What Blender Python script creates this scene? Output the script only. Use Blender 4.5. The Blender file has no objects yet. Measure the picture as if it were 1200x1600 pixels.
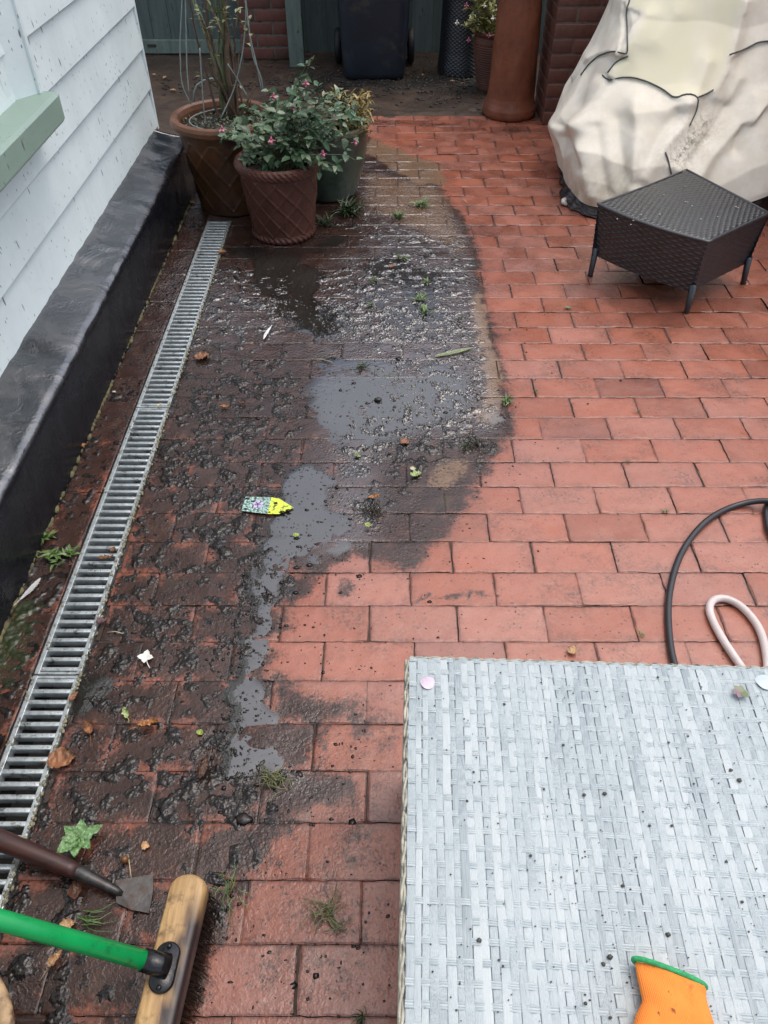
import bpy, bmesh, math, random
import numpy as np
from mathutils import Vector, Matrix
from mathutils.bvhtree import BVHTree
R = math.radians
rng = np.random.default_rng(7); rnd = random.Random(11)
S = bpy.context.scene
C = S.collection

# ------------------------------------------------------------------ camera, sky, sun, exposure
H, F_, T_ = 1.45, 1200.0, R(44.39)
cd = bpy.data.cameras.new('camera'); cam = bpy.data.objects.new('camera', cd); C.objects.link(cam)
cam.location = (0, 0, H); cam.rotation_euler = (math.pi/2 - T_, 0, 0)
cd.sensor_fit = 'VERTICAL'; cd.sensor_height = 24.0; cd.lens = F_/1600*24.0
cd.clip_start = 0.02; cd.clip_end = 500
S.camera = cam
W = bpy.data.worlds.new('World'); S.world = W; W.use_nodes = True
wn = W.node_tree; bg = wn.nodes['Background']
sky = wn.nodes.new('ShaderNodeTexSky'); sky.sky_type = 'NISHITA'; sky.sun_disc = False
SUN_EL, SUN_AZ = R(72), R(60)
sky.sun_elevation = SUN_EL; sky.sun_rotation = SUN_AZ
sky.air_density = 1.0; sky.dust_density = 4.0; sky.ozone_density = 1.0
hs = wn.nodes.new('ShaderNodeHueSaturation'); hs.inputs['Saturation'].default_value = .72; wn.links.new(sky.outputs[0], hs.inputs['Color']); wn.links.new(hs.outputs[0], bg.inputs[0]); bg.inputs[1].default_value = 0.15
sl = bpy.data.lights.new('sun', 'SUN'); so = bpy.data.objects.new('sun', sl); C.objects.link(so)
sl.energy = 0.5; sl.angle = R(100); sl.color = (1, .97, .93)
so.rotation_euler = (math.pi/2 - SUN_EL, 0, math.pi - SUN_AZ)
so.location = (2, 3, 5)
vs = S.view_settings; vs.view_transform = 'Standard'; vs.look = 'None'; vs.gamma = 1; vs.use_curve_mapping = False
vs.exposure = 0.78

# ------------------------------------------------------------------ where a photo pixel lies on the ground or on a plane
_F = np.array([0, math.cos(T_), -math.sin(T_)]); _U = np.array([0, math.sin(T_), math.cos(T_)]); _X = np.array([1., 0, 0])
_C = np.array([0, 0, H])
def ray(u, v): return _F + _X*((u-600)/F_) + _U*((800-v)/F_)
def g(u, v, z=0.0):
    d = ray(u, v); return _C + d*((z-H)/d[2])
def aty(u, v, y):
    d = ray(u, v); return _C + d*(y/d[1])
def proj(P):
    r = P - _C; zz = r@_F
    return np.stack([600+F_*(r@_X)/zz, 800-F_*(r@_U)/zz], -1)

# ------------------------------------------------------------------ object helpers
def tag(o, label=None, cat=None, group=None, kind=None):
    if label: o['label'] = label
    if cat: o['category'] = cat
    if group: o['group'] = group
    if kind: o['kind'] = kind
    return o
def empty(name, loc, label, cat, group=None):
    o = bpy.data.objects.new(name, None); C.objects.link(o); o.location = loc; o.empty_display_size = .05
    return tag(o, label, cat, group)
def build(name, verts, faces, mat, parent=None, smooth=True, attrs=None, mids=None):
    """one mesh object; verts in world space, parent by plain translation"""
    V = np.asarray(verts, dtype=np.float32).reshape(-1, 3)
    if parent is not None: V = V - np.array(parent.matrix_basis.translation, dtype=np.float32)
    me = bpy.data.meshes.new(name)
    if isinstance(faces, np.ndarray):
        n, k = faces.shape
        me.vertices.add(len(V)); me.vertices.foreach_set('co', V.ravel())
        me.loops.add(n*k); me.loops.foreach_set('vertex_index', faces.astype(np.int32).ravel())
        me.polygons.add(n); me.polygons.foreach_set('loop_start', np.arange(0, n*k, k, dtype=np.int32))
        me.update(calc_edges=True)
    else:
        me.from_pydata(V.tolist(), [], faces); me.update()
    for m in (mat if isinstance(mat, (list, tuple)) else [mat]): me.materials.append(m)
    if mids is not None: me.polygons.foreach_set('material_index', np.asarray(mids, dtype=np.int32))
    me.polygons.foreach_set('use_smooth', np.full(len(me.polygons), bool(smooth)))
    if attrs:
        for k, a in attrs.items():
            a = np.asarray(a, dtype=np.float32)
            at = me.attributes.new(k, 'FLOAT', 'POINT'); at.data.foreach_set('value', a.ravel())
    me.validate(); o = bpy.data.objects.new(name, me); C.objects.link(o)
    if parent is not None: o.parent = parent
    return o
class MB:
    """collects simple shapes into one mesh"""
    def __init__(s): s.v = []; s.f = []; s.a = []
    def add(s, V, Fs, a=0.0):
        b = len(s.v); s.v += [tuple(map(float, p)) for p in V]; s.f += [tuple(int(i)+b for i in f) for f in Fs]; s.a += [a]*len(V)
    def box(s, x0, x1, y0, y1, z0, z1, a=0.0, bev=0.0):
        if bev <= 0:
            V = [(x, y, z) for z in (z0, z1) for y in (y0, y1) for x in (x0, x1)]
            s.add(V, [(0,2,3,1),(4,5,7,6),(0,1,5,4),(2,6,7,3),(0,4,6,2),(1,3,7,5)], a); return
        bm = bmesh.new(); bmesh.ops.create_cube(bm, size=1)
        for v in bm.verts: v.co = ((x0+x1)/2+v.co.x*(x1-x0), (y0+y1)/2+v.co.y*(y1-y0), (z0+z1)/2+v.co.z*(z1-z0))
        bmesh.ops.bevel(bm, geom=bm.edges[:], offset=bev, segments=2, affect='EDGES', profile=.6)
        bm.verts.index_update(); s.add([v.co[:] for v in bm.verts], [[v.index for v in f.verts] for f in bm.faces], a); bm.free()
    def tube(s, pts, r, n=8, cap=True, a=0.0):
        P = [Vector(p) for p in pts]; m = len(P)
        rr = r if isinstance(r, (list, tuple)) else [r]*m
        V = []; Fs = []; up = None
        for i, p in enumerate(P):
            t = (P[min(i+1, m-1)] - P[max(i-1, 0)]).normalized()
            if up is None: up = t.orthogonal().normalized()
            else:
                up = (up - t*up.dot(t)); up = up.normalized() if up.length > 1e-6 else t.orthogonal().normalized()
            b = t.cross(up)
            for k in range(n):
                c = 2*math.pi*k/n; V.append(p + (up*math.cos(c)+b*math.sin(c))*rr[i])
        for i in range(m-1):
            for k in range(n): Fs.append((i*n+k, i*n+(k+1) % n, (i+1)*n+(k+1) % n, (i+1)*n+k))
        if cap: Fs.append(tuple(range(n))[::-1]); Fs.append(tuple((m-1)*n+k for k in range(n)))
        s.add(V, Fs, a)
    def leaf(s, b, d, up, L, w, fold=.25, droop=.15, a=0.0):
        b = Vector(b); d = Vector(d).normalized(); up = Vector(up); sd = d.cross(up)
        sd = sd.normalized() if sd.length > 1e-5 else d.orthogonal().normalized(); n = sd.cross(d).normalized()
        def P(t, x, h): return b + d*(L*t) + sd*(w*x) + n*(L*h - L*droop*t*t)
        V = [P(0,0,0), P(.35,0,0), P(.7,0,0), P(1,0,0), P(.3,.5,fold*.3), P(.68,.38,fold*.25), P(.3,-.5,fold*.3), P(.68,-.38,fold*.25)]
        s.add(V, [(0,1,4),(1,2,5,4),(2,3,5),(0,6,1),(1,6,7,2),(2,7,3)], a)
    def blob(s, c, r, sq=(1,1,1), jit=.25, a=0.0, sub=1):
        bm = bmesh.new(); bmesh.ops.create_icosphere(bm, subdivisions=sub, radius=r)
        V = [(c[0]+v.co.x*sq[0]*(1+rnd.uniform(-jit,jit)), c[1]+v.co.y*sq[1]*(1+rnd.uniform(-jit,jit)), c[2]+v.co.z*sq[2]*(1+rnd.uniform(-jit,jit))) for v in bm.verts]
        bm.verts.index_update(); s.add(V, [[v.index for v in f.verts] for f in bm.faces], a); bm.free()
    def build(s, name, mat, parent=None, smooth=True): return build(name, s.v, s.f, mat, parent, smooth, {'rnd': s.a})
def grid_faces(nu, nv, wrap=False):
    """quads for a (nu, nv) vertex grid in C order"""
    i, j = np.meshgrid(np.arange(nu-1), np.arange(nv if wrap else nv-1), indexing='ij'); j2 = (j+1) % nv
    return np.stack([i*nv+j, (i+1)*nv+j, (i+1)*nv+j2, i*nv+j2], -1).reshape(-1, 4)
def lathe(name, prof, c, mat, parent=None, n=96, disp=None, attrs=None, m=None):
    """profile [(r, z)] resampled and spun round c; disp(theta, z, k) is added to the radius"""
    P = np.array(prof, float); L = np.r_[0, np.cumsum(np.hypot(*np.diff(P, axis=0).T))]
    if m:
        t = np.unique(np.r_[np.linspace(0, L[-1], m), L]); P = np.stack([np.interp(t, L, P[:, 0]), np.interp(t, L, P[:, 1])], -1)
    th = np.linspace(0, 2*np.pi, n, endpoint=False); r = np.repeat(P[:, :1], n, 1); z = np.repeat(P[:, 1:], n, 1); tt = np.repeat(th[None], len(P), 0)
    if disp is not None: r = r + disp(tt, z, np.repeat(np.arange(len(P))[:, None], n, 1))
    V = np.stack([c[0]+r*np.cos(tt), c[1]+r*np.sin(tt), c[2]+z], -1).reshape(-1, 3)
    f = grid_faces(len(P), n, True)[:, ::-1]
    return build(name, V, f, mat, parent)

# ------------------------------------------------------------------ noise fields
def blur(A, s):
    if s <= 0: return A
    fx = np.fft.fftfreq(A.shape[0])[:, None]; fy = np.fft.rfftfreq(A.shape[1])[None]
    return np.fft.irfft2(np.fft.rfft2(A)*np.exp(-2*(np.pi*s)**2*(fx**2+fy**2)), A.shape)
def band(shape, lo, hi, seed, ax=1.0):
    """random field with wavelengths lo..hi (in cells), std 1"""
    r = np.random.default_rng(seed).normal(size=shape)
    fx = np.fft.fftfreq(shape[0])[:, None]*ax; fy = np.fft.rfftfreq(shape[1])[None]; f = np.hypot(fx, fy)
    a = np.exp(-(f*lo*.6)**4) - np.exp(-(f*hi*.8)**4)
    A = np.fft.irfft2(np.fft.rfft2(r)*a, shape); return A/A.std()
MX0, MX1, MY0, MY1, MC = -1.25, 2.1, -0.5, 5.2, 0.004
MSH = (int((MX1-MX0)/MC)+1, int((MY1-MY0)/MC)+1)
GX, GY = np.meshgrid(MX0+MC*np.arange(MSH[0]), MY0+MC*np.arange(MSH[1]), indexing='ij')
def inside(poly, X, Y):
    r = np.zeros(X.shape, bool); n = len(poly)
    for i in range(n):
        x1, y1 = poly[i]; x2, y2 = poly[(i+1) % n]
        if y1 == y2: continue
        c = ((y1 > Y) != (y2 > Y)) & (X < (x2-x1)*(Y-y1)/(y2-y1)+x1); r ^= c
    return r
def region(px, soft=.015, w=1.0, wob=.012, seed=1):
    """a patch traced on the photo, laid on the ground with a wobbly soft edge"""
    P = [tuple(g(u, v)[:2]) for u, v in px]
    k = seed*13 % 97
    X = GX+np.roll(WOB1, k*7, 0)*wob; Y = GY+np.roll(WOB2, k*11, 1)*wob
    return blur(inside(P, X, Y).astype(np.float32), soft/MC)*w
WOB1 = band(MSH, 8, 45, 101); WOB2 = band(MSH, 8, 45, 102)
def samp(A, x, y):
    fx = np.clip((np.asarray(x)-MX0)/MC, 0, MSH[0]-1.001); fy = np.clip((np.asarray(y)-MY0)/MC, 0, MSH[1]-1.001)
    i = fx.astype(int); j = fy.astype(int); a = fx-i; b = fy-j
    return (A[i, j]*(1-a)*(1-b)+A[i+1, j]*a*(1-b)+A[i, j+1]*(1-a)*b+A[i+1, j+1]*a*b)

EDGE = [(560,200),(600,228),(632,240),(660,250),(684,258),(690,285),(700,310),(728,340),(742,367),(748,393),(755,427),(760,467),(776,520),(786,570),(792,600),(803,640),(806,668),(800,690),(780,716),(762,750),(738,788),(704,830),(678,852),(655,888),(620,890),(585,878)]
DIRTY = EDGE + [(545,868),(500,905),(462,960),(440,1000),(425,1050),(470,1080),(560,1105),(540,1140),(480,1150),(520,1190),(570,1230),(545,1275),(470,1275),(430,1330),(410,1380),(360,1450),(330,1520),(300,1620),(200,1800),(-300,1800),(-300,1000),(120,560),(250,330),(300,240),(450,200)]
STAIN = region(DIRTY, .012, 1, .02, 1)
far = np.clip((GY-3.2)/.8, 0, 1)
STAIN = np.maximum(STAIN, .75*region([(480,1080),(570,1070),(600,1110),(632,1060),(632,1170),(560,1190),(520,1140)], .02, 1, .03, 2))
STAIN = np.maximum(STAIN, .8*region([(515,900),(560,900),(555,925),(530,945)], .01, 1, .01, 3))
STAIN = np.maximum(STAIN, .5*region([(470,1205),(560,1195),(632,1170),(632,1620),(300,1620),(360,1450),(420,1350)], .03, 1, .05, 4))
STAIN = np.maximum(STAIN, .8*region([(560,186),(680,190),(770,198),(850,200),(850,206),(760,206),(680,198),(610,196),(570,200)], .02, 1, .05, 3))
STREAK = np.zeros(MSH, np.float32)
for px in ([(800,727),(812,738),(838,765),(860,790),(880,815),(893,842),(886,842),(874,818),(852,792),(830,768),(806,742)], [(775,935),(740,932),(700,935),(650,940),(650,934),(700,928),(745,924),(778,928)]):
    STAIN = np.maximum(STAIN, .8*region([(560,186),(680,190),(770,198),(850,200),(850,206),(760,206),(680,198),(610,196),(570,200)], .02, 1, .05, 3))
STREAK = np.maximum(STREAK, region(px, .003, 1, .006, 9))
STAIN = np.clip(np.maximum(STAIN, STREAK*.86), 0, 1)
# thickness of the sludge that lies on the bricks
MUD = .50*region([(330,420),(480,400),(480,470),(430,540),(470,600),(480,700),(440,760),(430,860),(400,960),(350,1060),(330,1200),(290,1330),(250,1420),(60,1800),(-150,1500),(60,1240),(140,1010),(200,840),(235,700),(285,560)], .03, 1, .03, 5)
MUD = np.maximum(MUD, .62*region([(240,690),(330,680),(450,730),(430,800),(360,850),(250,840),(190,850)], .03, 1, .03, 6))
MUD = np.maximum(MUD, .62*region([(380,560),(460,540),(470,600),(490,700),(440,700),(400,640)], .02, 1, .03, 7))
MUD = np.maximum(MUD, .55*region([(480,430),(600,390),(730,400),(760,470),(745,560),(780,640),(790,690),(740,720),(640,750),(560,760),(500,690),(640,610),(560,540),(490,500)], .03, 1, .03, 8))
MUD = np.maximum(MUD, .62*region([(560,770),(600,745),(690,700),(790,690),(760,740),(700,720),(620,790),(580,830),(545,800)], .015, 1, .02, 9))
MUD = np.maximum(MUD, .9*region([(555,785),(585,770),(620,775),(600,800),(580,825),(560,815)], .012, 1, .01, 10))
MUD = np.maximum(MUD, .85*region([(690,690),(730,680),(790,690),(780,710),(720,705)], .012, 1, .01, 11))
MUD = np.maximum(MUD, .8*region([(735,530),(755,525),(765,560),(755,590),(735,580)], .012, 1, .012, 12))
MUD = np.maximum(MUD, .9*region([(415,1195),(450,1190),(470,1215),(440,1240),(410,1235)], .012, 1, .01, 13))
MUD = np.maximum(MUD, .6*region([(330,860),(440,840),(470,880),(430,960),(400,1010),(360,1080),(320,1000),(300,930)], .03, 1, .03, 14))
MUD = np.maximum(MUD, .55*region([(250,1130),(420,1130),(420,1200),(500,1220),(420,1350),(380,1480),(330,1450),(260,1330),(80,1260),(120,1130)], .03, 1, .03, 15))
MUD = np.maximum(MUD, .5*region([(20,1400),(250,1400),(250,1620),(-80,1700),(-20,1500)], .03, 1, .03, 16))
MUD = np.maximum(MUD, .42*region([(560,300),(690,330),(740,400),(600,400),(500,360)], .03, 1, .03, 17))
MUD = np.maximum(MUD, .5*region([(170,600),(200,600),(140,760),(90,860),(30,1000),(-40,1000),(60,830)], .02, 1, .03, 18))
# standing water
WET = (1-.35*np.clip((-.05-GX)/.25, 0, 1)*np.clip((2.6-GY)/.6, 0, 1))*np.maximum(region(DIRTY, .03, 1, .02, 1), .7*region([(440,1150),(560,1170),(640,1110),(640,1700),(200,1700),(300,1400)], .06, 1, .03, 2))
WET = np.maximum(WET, .62*np.clip((GY-1.7)/1.2, 0, 1)*np.clip(.55+.5*band(MSH, 40, 160, 78), 0, 1))
WET = WET*(1-.32*np.clip((1.95-GY)/.3, 0, 1)*np.clip((GX+.1)/.15, 0, 1))
PUD = region([(470,565),(520,545),(580,548),(640,560),(735,560),(760,600),(745,650),(700,665),(640,690),(590,715),(520,712),(490,700),(474,640)], .022, 1, .05, 20)
PUD = np.maximum(PUD, region([(420,790),(440,735),(500,715),(530,735),(520,790),(560,800),(560,850),(530,880),(470,880),(440,920),(440,980),(425,1040),(410,1085),(455,1130),(480,1160),(440,1215),(380,1225),(320,1205),(335,1120),(355,1030),(380,960),(370,900),(405,850)], .012, 1, .03, 21))
PUD = np.maximum(PUD, region([(395,395),(470,395),(520,430),(500,470),(560,480),(555,520),(500,540),(450,520),(410,480),(380,430)], .02, .95, .03, 22))
PUD = np.maximum(PUD, region([(340,370),(480,385),(560,330),(580,350),(520,400),(420,410),(340,410)], .03, .8, .03, 23))
PUD = np.maximum(PUD, region([(90,1060),(190,1030),(220,1080),(150,1110),(90,1180),(70,1180)], .02, .95, .03, 24))
PUD = np.maximum(PUD, region([(745,640),(790,640),(800,660),(770,668),(745,660)], .01, .9, .01, 25))
PUD = np.maximum(PUD, region([(540,390),(700,390),(735,480),(720,540),(600,530),(540,470)], .04, .72, .03, 26))
PUD = np.maximum(PUD, region([(430,1240),(500,1215),(540,1230),(470,1290),(420,1300)], .03, .8, .03, 27))
TAN = region([(575,212),(630,236),(690,258),(700,290),(650,290),(600,255),(570,240)], .015, 1, .02, 30)
TAN = np.maximum(TAN, .65*region([(560,260),(700,290),(745,400),(720,410),(640,360),(560,330)], .03, 1, .04, 31))
TAN = np.maximum(TAN, region([(735,470),(752,450),(765,520),(782,570),(785,640),(760,665),(742,655),(760,600),(745,540)], .010, 1, .015, 32))
TAN = np.maximum(TAN, .75*region([(660,740),(720,710),(745,720),(710,760),(680,770)], .012, 1, .02, 33))
MOSS = .8*region([(-60,960),(40,900),(60,960),(30,1080),(-60,1080)], .03, 1, .03, 40)
MOSS = np.maximum(MOSS, .7*region([(560,560),(600,570),(640,590),(600,600),(570,590)], .012, 1, .02, 41))
MOSS = np.maximum(MOSS, .6*region([(660,790),(700,760),(730,790),(690,810)], .012, 1, .02, 42))
MOSS = np.maximum(MOSS, .5*region([(230,880),(340,880),(340,930),(200,930)], .02, 1, .03, 43))
MOSS = np.maximum(MOSS, .5*region([(280,320),(340,320),(330,345),(290,345)], .02, 1, .03, 44))
CLEANJ = band(MSH, 60, 200, 77)

# ------------------------------------------------------------------ material helpers
class Mat:
    def __init__(s, name):
        s.m = bpy.data.materials.new(name); s.m.use_nodes = True; s.t = s.m.node_tree; s.p = s.t.nodes['Principled BSDF']
        s.geo = s.n('ShaderNodeNewGeometry'); s.tc = s.n('ShaderNodeTexCoord')
        s.pos = s.geo.outputs['Position']; s.obj = s.tc.outputs['Object']
    def n(s, typ, **kw):
        nd = s.t.nodes.new(typ)
        for k, v in kw.items(): setattr(nd, k, v)
        return nd
    def set(s, sock, v):
        if hasattr(v, 'links') or isinstance(v, bpy.types.NodeSocket): s.t.links.new(v, sock)
        elif isinstance(v, (tuple, list)) and len(v) == 3 and sock.type == 'RGBA': sock.default_value = (*v, 1)
        else: sock.default_value = v
    def math(s, op, a, b=None, c=None, clamp=False):
        nd = s.n('ShaderNodeMath', operation=op, use_clamp=clamp); s.set(nd.inputs[0], a)
        if b is not None: s.set(nd.inputs[1], b)
        if c is not None: s.set(nd.inputs[2], c)
        return nd.outputs[0]
    def mix(s, f, a, b, mode='MIX'):
        nd = s.n('ShaderNodeMix', data_type='RGBA', blend_type=mode); s.set(nd.inputs[0], f); s.set(nd.inputs[6], a); s.set(nd.inputs[7], b); return nd.outputs[2]
    def lerp(s, f, a, b):
        nd = s.n('ShaderNodeMix', data_type='FLOAT'); s.set(nd.inputs[0], f); s.set(nd.inputs[2], a); s.set(nd.inputs[3], b); return nd.outputs[0]
    def scale(s, vec, k):
        nd = s.n('ShaderNodeMapping'); s.set(nd.inputs['Vector'], vec); nd.inputs['Scale'].default_value = k; return nd.outputs[0]
    def noise(s, sc, det=4, rough=.55, vec=None, dist=0):
        nd = s.n('ShaderNodeTexNoise'); s.set(nd.inputs['Vector'], vec if vec is not None else s.pos)
        nd.inputs['Scale'].default_value = sc; nd.inputs['Detail'].default_value = det; nd.inputs['Roughness'].default_value = rough; nd.inputs['Distortion'].default_value = dist
        return nd.outputs['Fac']
    def voro(s, sc, vec=None, feat='F1', rand=1.0, out='Distance'):
        nd = s.n('ShaderNodeTexVoronoi', feature=feat); s.set(nd.inputs['Vector'], vec if vec is not None else s.pos); nd.inputs['Scale'].default_value = sc; nd.inputs['Randomness'].default_value = rand
        return nd.outputs[out]
    def step(s, x, a, b, lo=0.0, hi=1.0):
        nd = s.n('ShaderNodeMapRange'); s.set(nd.inputs[0], x); nd.inputs[1].default_value = a; nd.inputs[2].default_value = b; nd.inputs[3].default_value = lo; nd.inputs[4].default_value = hi
        nd.interpolation_type = 'SMOOTHSTEP'; return nd.outputs[0]
    def ramp(s, x, stops):
        nd = s.n('ShaderNodeValToRGB'); s.set(nd.inputs[0], x); e = nd.color_ramp.elements
        while len(e) < len(stops): e.new(.5)
        for el, (p, c) in zip(e, stops): el.position = p; el.color = (*c, 1)
        return nd.outputs[0]
    def attr(s, k): return s.n('ShaderNodeAttribute', attribute_name=k).outputs['Fac']
    def bump(s, h, strength=.5, dist=.002, nrm=None):
        nd = s.n('ShaderNodeBump'); s.set(nd.inputs['Height'], h); nd.inputs['Distance'].default_value = dist; s.set(nd.inputs['Strength'], strength)
        if nrm is not None: s.set(nd.inputs['Normal'], nrm)
        return nd.outputs[0]
    def out(s, col=None, rough=None, nrm=None, spec=None, **kw):
        if col is not None: s.set(s.p.inputs['Base Color'], col)
        if rough is not None: s.set(s.p.inputs['Roughness'], rough)
        if nrm is not None: s.set(s.p.inputs['Normal'], nrm)
        if spec is not None: s.set(s.p.inputs['Specular IOR Level'], spec)
        for k, v in kw.items(): s.set(s.p.inputs[k], v)
        return s.m
def mat_simple(name, col, rough=.5, var=.25, sc=40, bump=.3, bsc=200, bd=.001, dirt=0, dirtc=(.03,.025,.02), spec=.5, **kw):
    m = Mat(name); n = m.noise(sc, 5, .6, m.obj); c2 = tuple(x*(1-var) for x in col); c3 = tuple(min(1, x*(1+var)) for x in col)
    c = m.ramp(n, [(.3, c2), (.7, c3)])
    if dirt: c = m.mix(m.step(m.noise(sc*.6, 8, .7, m.obj), .62-dirt*.25, .75-dirt*.2), c, dirtc)
    nb = m.bump(m.noise(bsc, 5, .6, m.obj), bump, bd) if bump else None
    return m.out(c, m.lerp(m.noise(sc*2, 3, .5, m.obj), rough*.75, min(1, rough*1.25)), nb, spec, **kw)
def mat_leaf(name, cols, rough=.35, spec=.6):
    m = Mat(name); r = m.attr('rnd'); n = len(cols)
    c = m.ramp(r, [(i/max(1, n-1), c) for i, c in enumerate(cols)]); c = m.mix(m.math('MULTIPLY', m.noise(90, 3, .6, m.obj), .5), c, m.mix(.5, c, (.5,.5,.45), 'MULTIPLY'))
    return m.out(c, rough, m.bump(m.noise(160, 3, .5, m.obj), .3, .001), spec)

# ------------------------------------------------------------------ materials of the ground
def mat_brick():
    m = Mat('wet_brick'); r = m.attr('rnd')
    st, tan, moss, wet = m.attr('stain'), m.attr('tan'), m.attr('moss'), m.attr('wet')
    base = m.ramp(r, [(0, (.215,.078,.053)), (.2, (.315,.103,.060)), (.5, (.365,.128,.080)), (.75, (.335,.135,.096)), (.9, (.385,.158,.112)), (1, (.25,.105,.080))])
    n1 = m.noise(9, 6, .65); n2 = m.noise(45, 6, .7); n3 = m.noise(260, 3, .6); n4 = m.noise(110, 4, .65)
    base = m.mix(m.step(n2, .35, .75, 0, .55), base, m.mix(.6, base, (.72,.52,.45), 'MULTIPLY'))
    base = m.mix(m.step(m.noise(2.2, 4, .6), .42, .62, 0, .5), base, m.mix(1, base, (1.05,.86,.68), 'MULTIPLY'))
    base = m.mix(m.step(n1, .45, .75, 0, .55), base, (.35,.135,.09))
    base = m.mix(m.step(n3, .58, .72, 0, .5), base, (.12,.04,.03))
    base = m.mix(m.math('MULTIPLY', m.math('MULTIPLY', m.step(m.voro(95), .30, .16), m.step(m.voro(95, None, 'F1', 1, 'Color'), .55, .7)), m.step(m.noise(7, 5, .65), .38, .62)), base, (.045,.028,.024))
    algae = m.math('MULTIPLY', m.step(m.noise(6, 7, .72), .46, .68), m.step(n4, .38, .62))
    base = m.mix(m.math('MULTIPLY', algae, .72), base, (.06,.04,.032))
    edge = m.math('MULTIPLY', m.attr('edge'), m.step(n2, .3, .6))
    base = m.mix(m.math('MULTIPLY', edge, .6), base, (.07,.035,.028))
    base = m.mix(m.math('MULTIPLY', wet, .72), base, m.mix(1, base, (.48,.48,.48), 'MULTIPLY'))
    # film of sludge on the brick
    fine = m.noise(170, 3, .6); nn = m.math('ADD', m.math('ADD', m.math('MULTIPLY', m.noise(22, 8, .68), .45), m.math('MULTIPLY', m.noise(70, 5, .62), .40)), m.math('MULTIPLY', fine, .32))
    val = m.math('ADD', m.math('MULTIPLY', st, 1.02), m.math('MULTIPLY', m.math('SUBTRACT', nn, .585), 2.5))
    val = m.math('SUBTRACT', val, m.math('MULTIPLY', m.attr('wash'), m.math('MULTIPLY', m.step(m.noise(13, 4, .6), .40, .58), .62)))
    sm = m.math('MULTIPLY', m.step(val, .28, .86), m.step(st, .02, .2))
    film = m.ramp(m.noise(18, 5, .6), [(.3, (.007,.006,.005)), (.55, (.020,.014,.011)), (.75, (.065,.034,.023))])
    c = m.mix(m.math('MULTIPLY', sm, .9), base, film)
    tf = m.step(m.math('ADD', tan, m.math('MULTIPLY', m.math('SUBTRACT', n4, .5), 1.0)), .35, .75)
    c = m.mix(m.math('MULTIPLY', tf, .85), c, m.mix(n2, (.24,.15,.09), (.16,.095,.055)))
    mf = m.step(m.math('ADD', moss, m.math('MULTIPLY', m.math('SUBTRACT', n2, .5), 1.2)), .4, .8)
    c = m.mix(m.math('MULTIPLY', mf, .8), c, m.mix(n4, (.022,.035,.012), (.06,.06,.02)))
    # water film: clean bricks are damp, dirty ones dripping
    wl = m.math('MULTIPLY', wet, 1.0)
    rough = m.lerp(wl, m.lerp(n2, .22, .46), m.lerp(n4, .05, .20))
    h = m.math('ADD', m.math('MULTIPLY', m.noise(130, 4, .6), 1.0), m.math('MULTIPLY', n3, .5))
    nb = m.bump(h, m.lerp(wl, .40, .30), .0016)
    nb = m.bump(m.noise(120, 1.5, .5, None, .6), m.math('MULTIPLY', wl, m.step(m.noise(11, 4, .6), .35, .65, .2, .9)), .0042, nb)
    return m.out(c, rough, nb, m.lerp(m.step(wl, .68, 1), m.lerp(wl, .65, .36), 1.0), IOR=m.lerp(m.step(wl, .72, 1), 1.5, 1.62))
def mat_mud():
    m = Mat('wet_sludge'); n = m.noise(60, 6, .65); n2 = m.noise(12, 4, .6); t = m.attr('thick')
    c = m.ramp(n, [(.25, (.006,.005,.005)), (.5, (.013,.010,.009)), (.7, (.030,.021,.016)), (.85, (.06,.042,.03))])
    c = m.mix(m.step(n2, .5, .75, 0, .5), c, (.035,.022,.014))
    c = m.mix(m.math('MULTIPLY', m.step(m.math('ADD', m.attr('moss'), m.math('MULTIPLY', m.math('SUBTRACT', n, .5), 1.2)), .45, .8), .7), c, (.028,.042,.014))
    c = m.mix(m.math('MULTIPLY', m.attr('tan'), .6), c, (.17,.11,.065))
    return m.out(c, m.lerp(m.noise(60, 3), .07, .30), m.bump(m.noise(280, 3, .6), .25, .001), m.lerp(m.step(m.attr('wet'), .68, 1), .40, 1.0), IOR=m.lerp(m.step(m.attr('wet'), .72, 1), 1.5, 1.62))
def mat_water():
    m = Mat('puddle_water'); n = m.noise(7, 5, .6)
    c = m.mix(m.attr('tan'), m.ramp(n, [(.3, (.014,.012,.010)), (.7, (.030,.027,.024))]), (.22,.145,.09))
    return m.out(c, .03, Alpha=m.step(m.attr('depth'), -.0012, .0013, .0, .95), nrm=m.bump(m.noise(28, 3, .5, m.scale(m.pos, (1, 1.6, 1)), .6), .12, .003), spec=1.0, IOR=1.66)
def mat_joint(): return mat_simple('joint_dirt', (.050,.030,.022), .8, .5, 60, .5, 200)
def mat_concrete():
    m = Mat('brown_wet_concrete'); n = m.noise(5, 8, .68); n2 = m.noise(40, 6, .7)
    c = m.ramp(n, [(.25, (.022,.015,.011)), (.45, (.046,.030,.021)), (.6, (.072,.047,.031)), (.78, (.115,.078,.05))])
    c = m.mix(m.step(n2, .5, .66, 0, .75), c, (.022,.017,.014))
    d = m.attr('grime'); c = m.mix(m.math('MULTIPLY', m.step(m.math('ADD', d, m.math('MULTIPLY', m.math('SUBTRACT', n2, .5), 1.6)), .35, .7), .85), c, (.018,.016,.013))
    return m.out(c, m.lerp(n2, .2, .55), m.bump(m.math('ADD', n2, m.noise(160, 4)), .7, .004), .6)
M_BRICK, M_MUD, M_WATER, M_JOINT, M_CONC = mat_brick(), mat_mud(), mat_water(), mat_joint(), mat_concrete()

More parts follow.
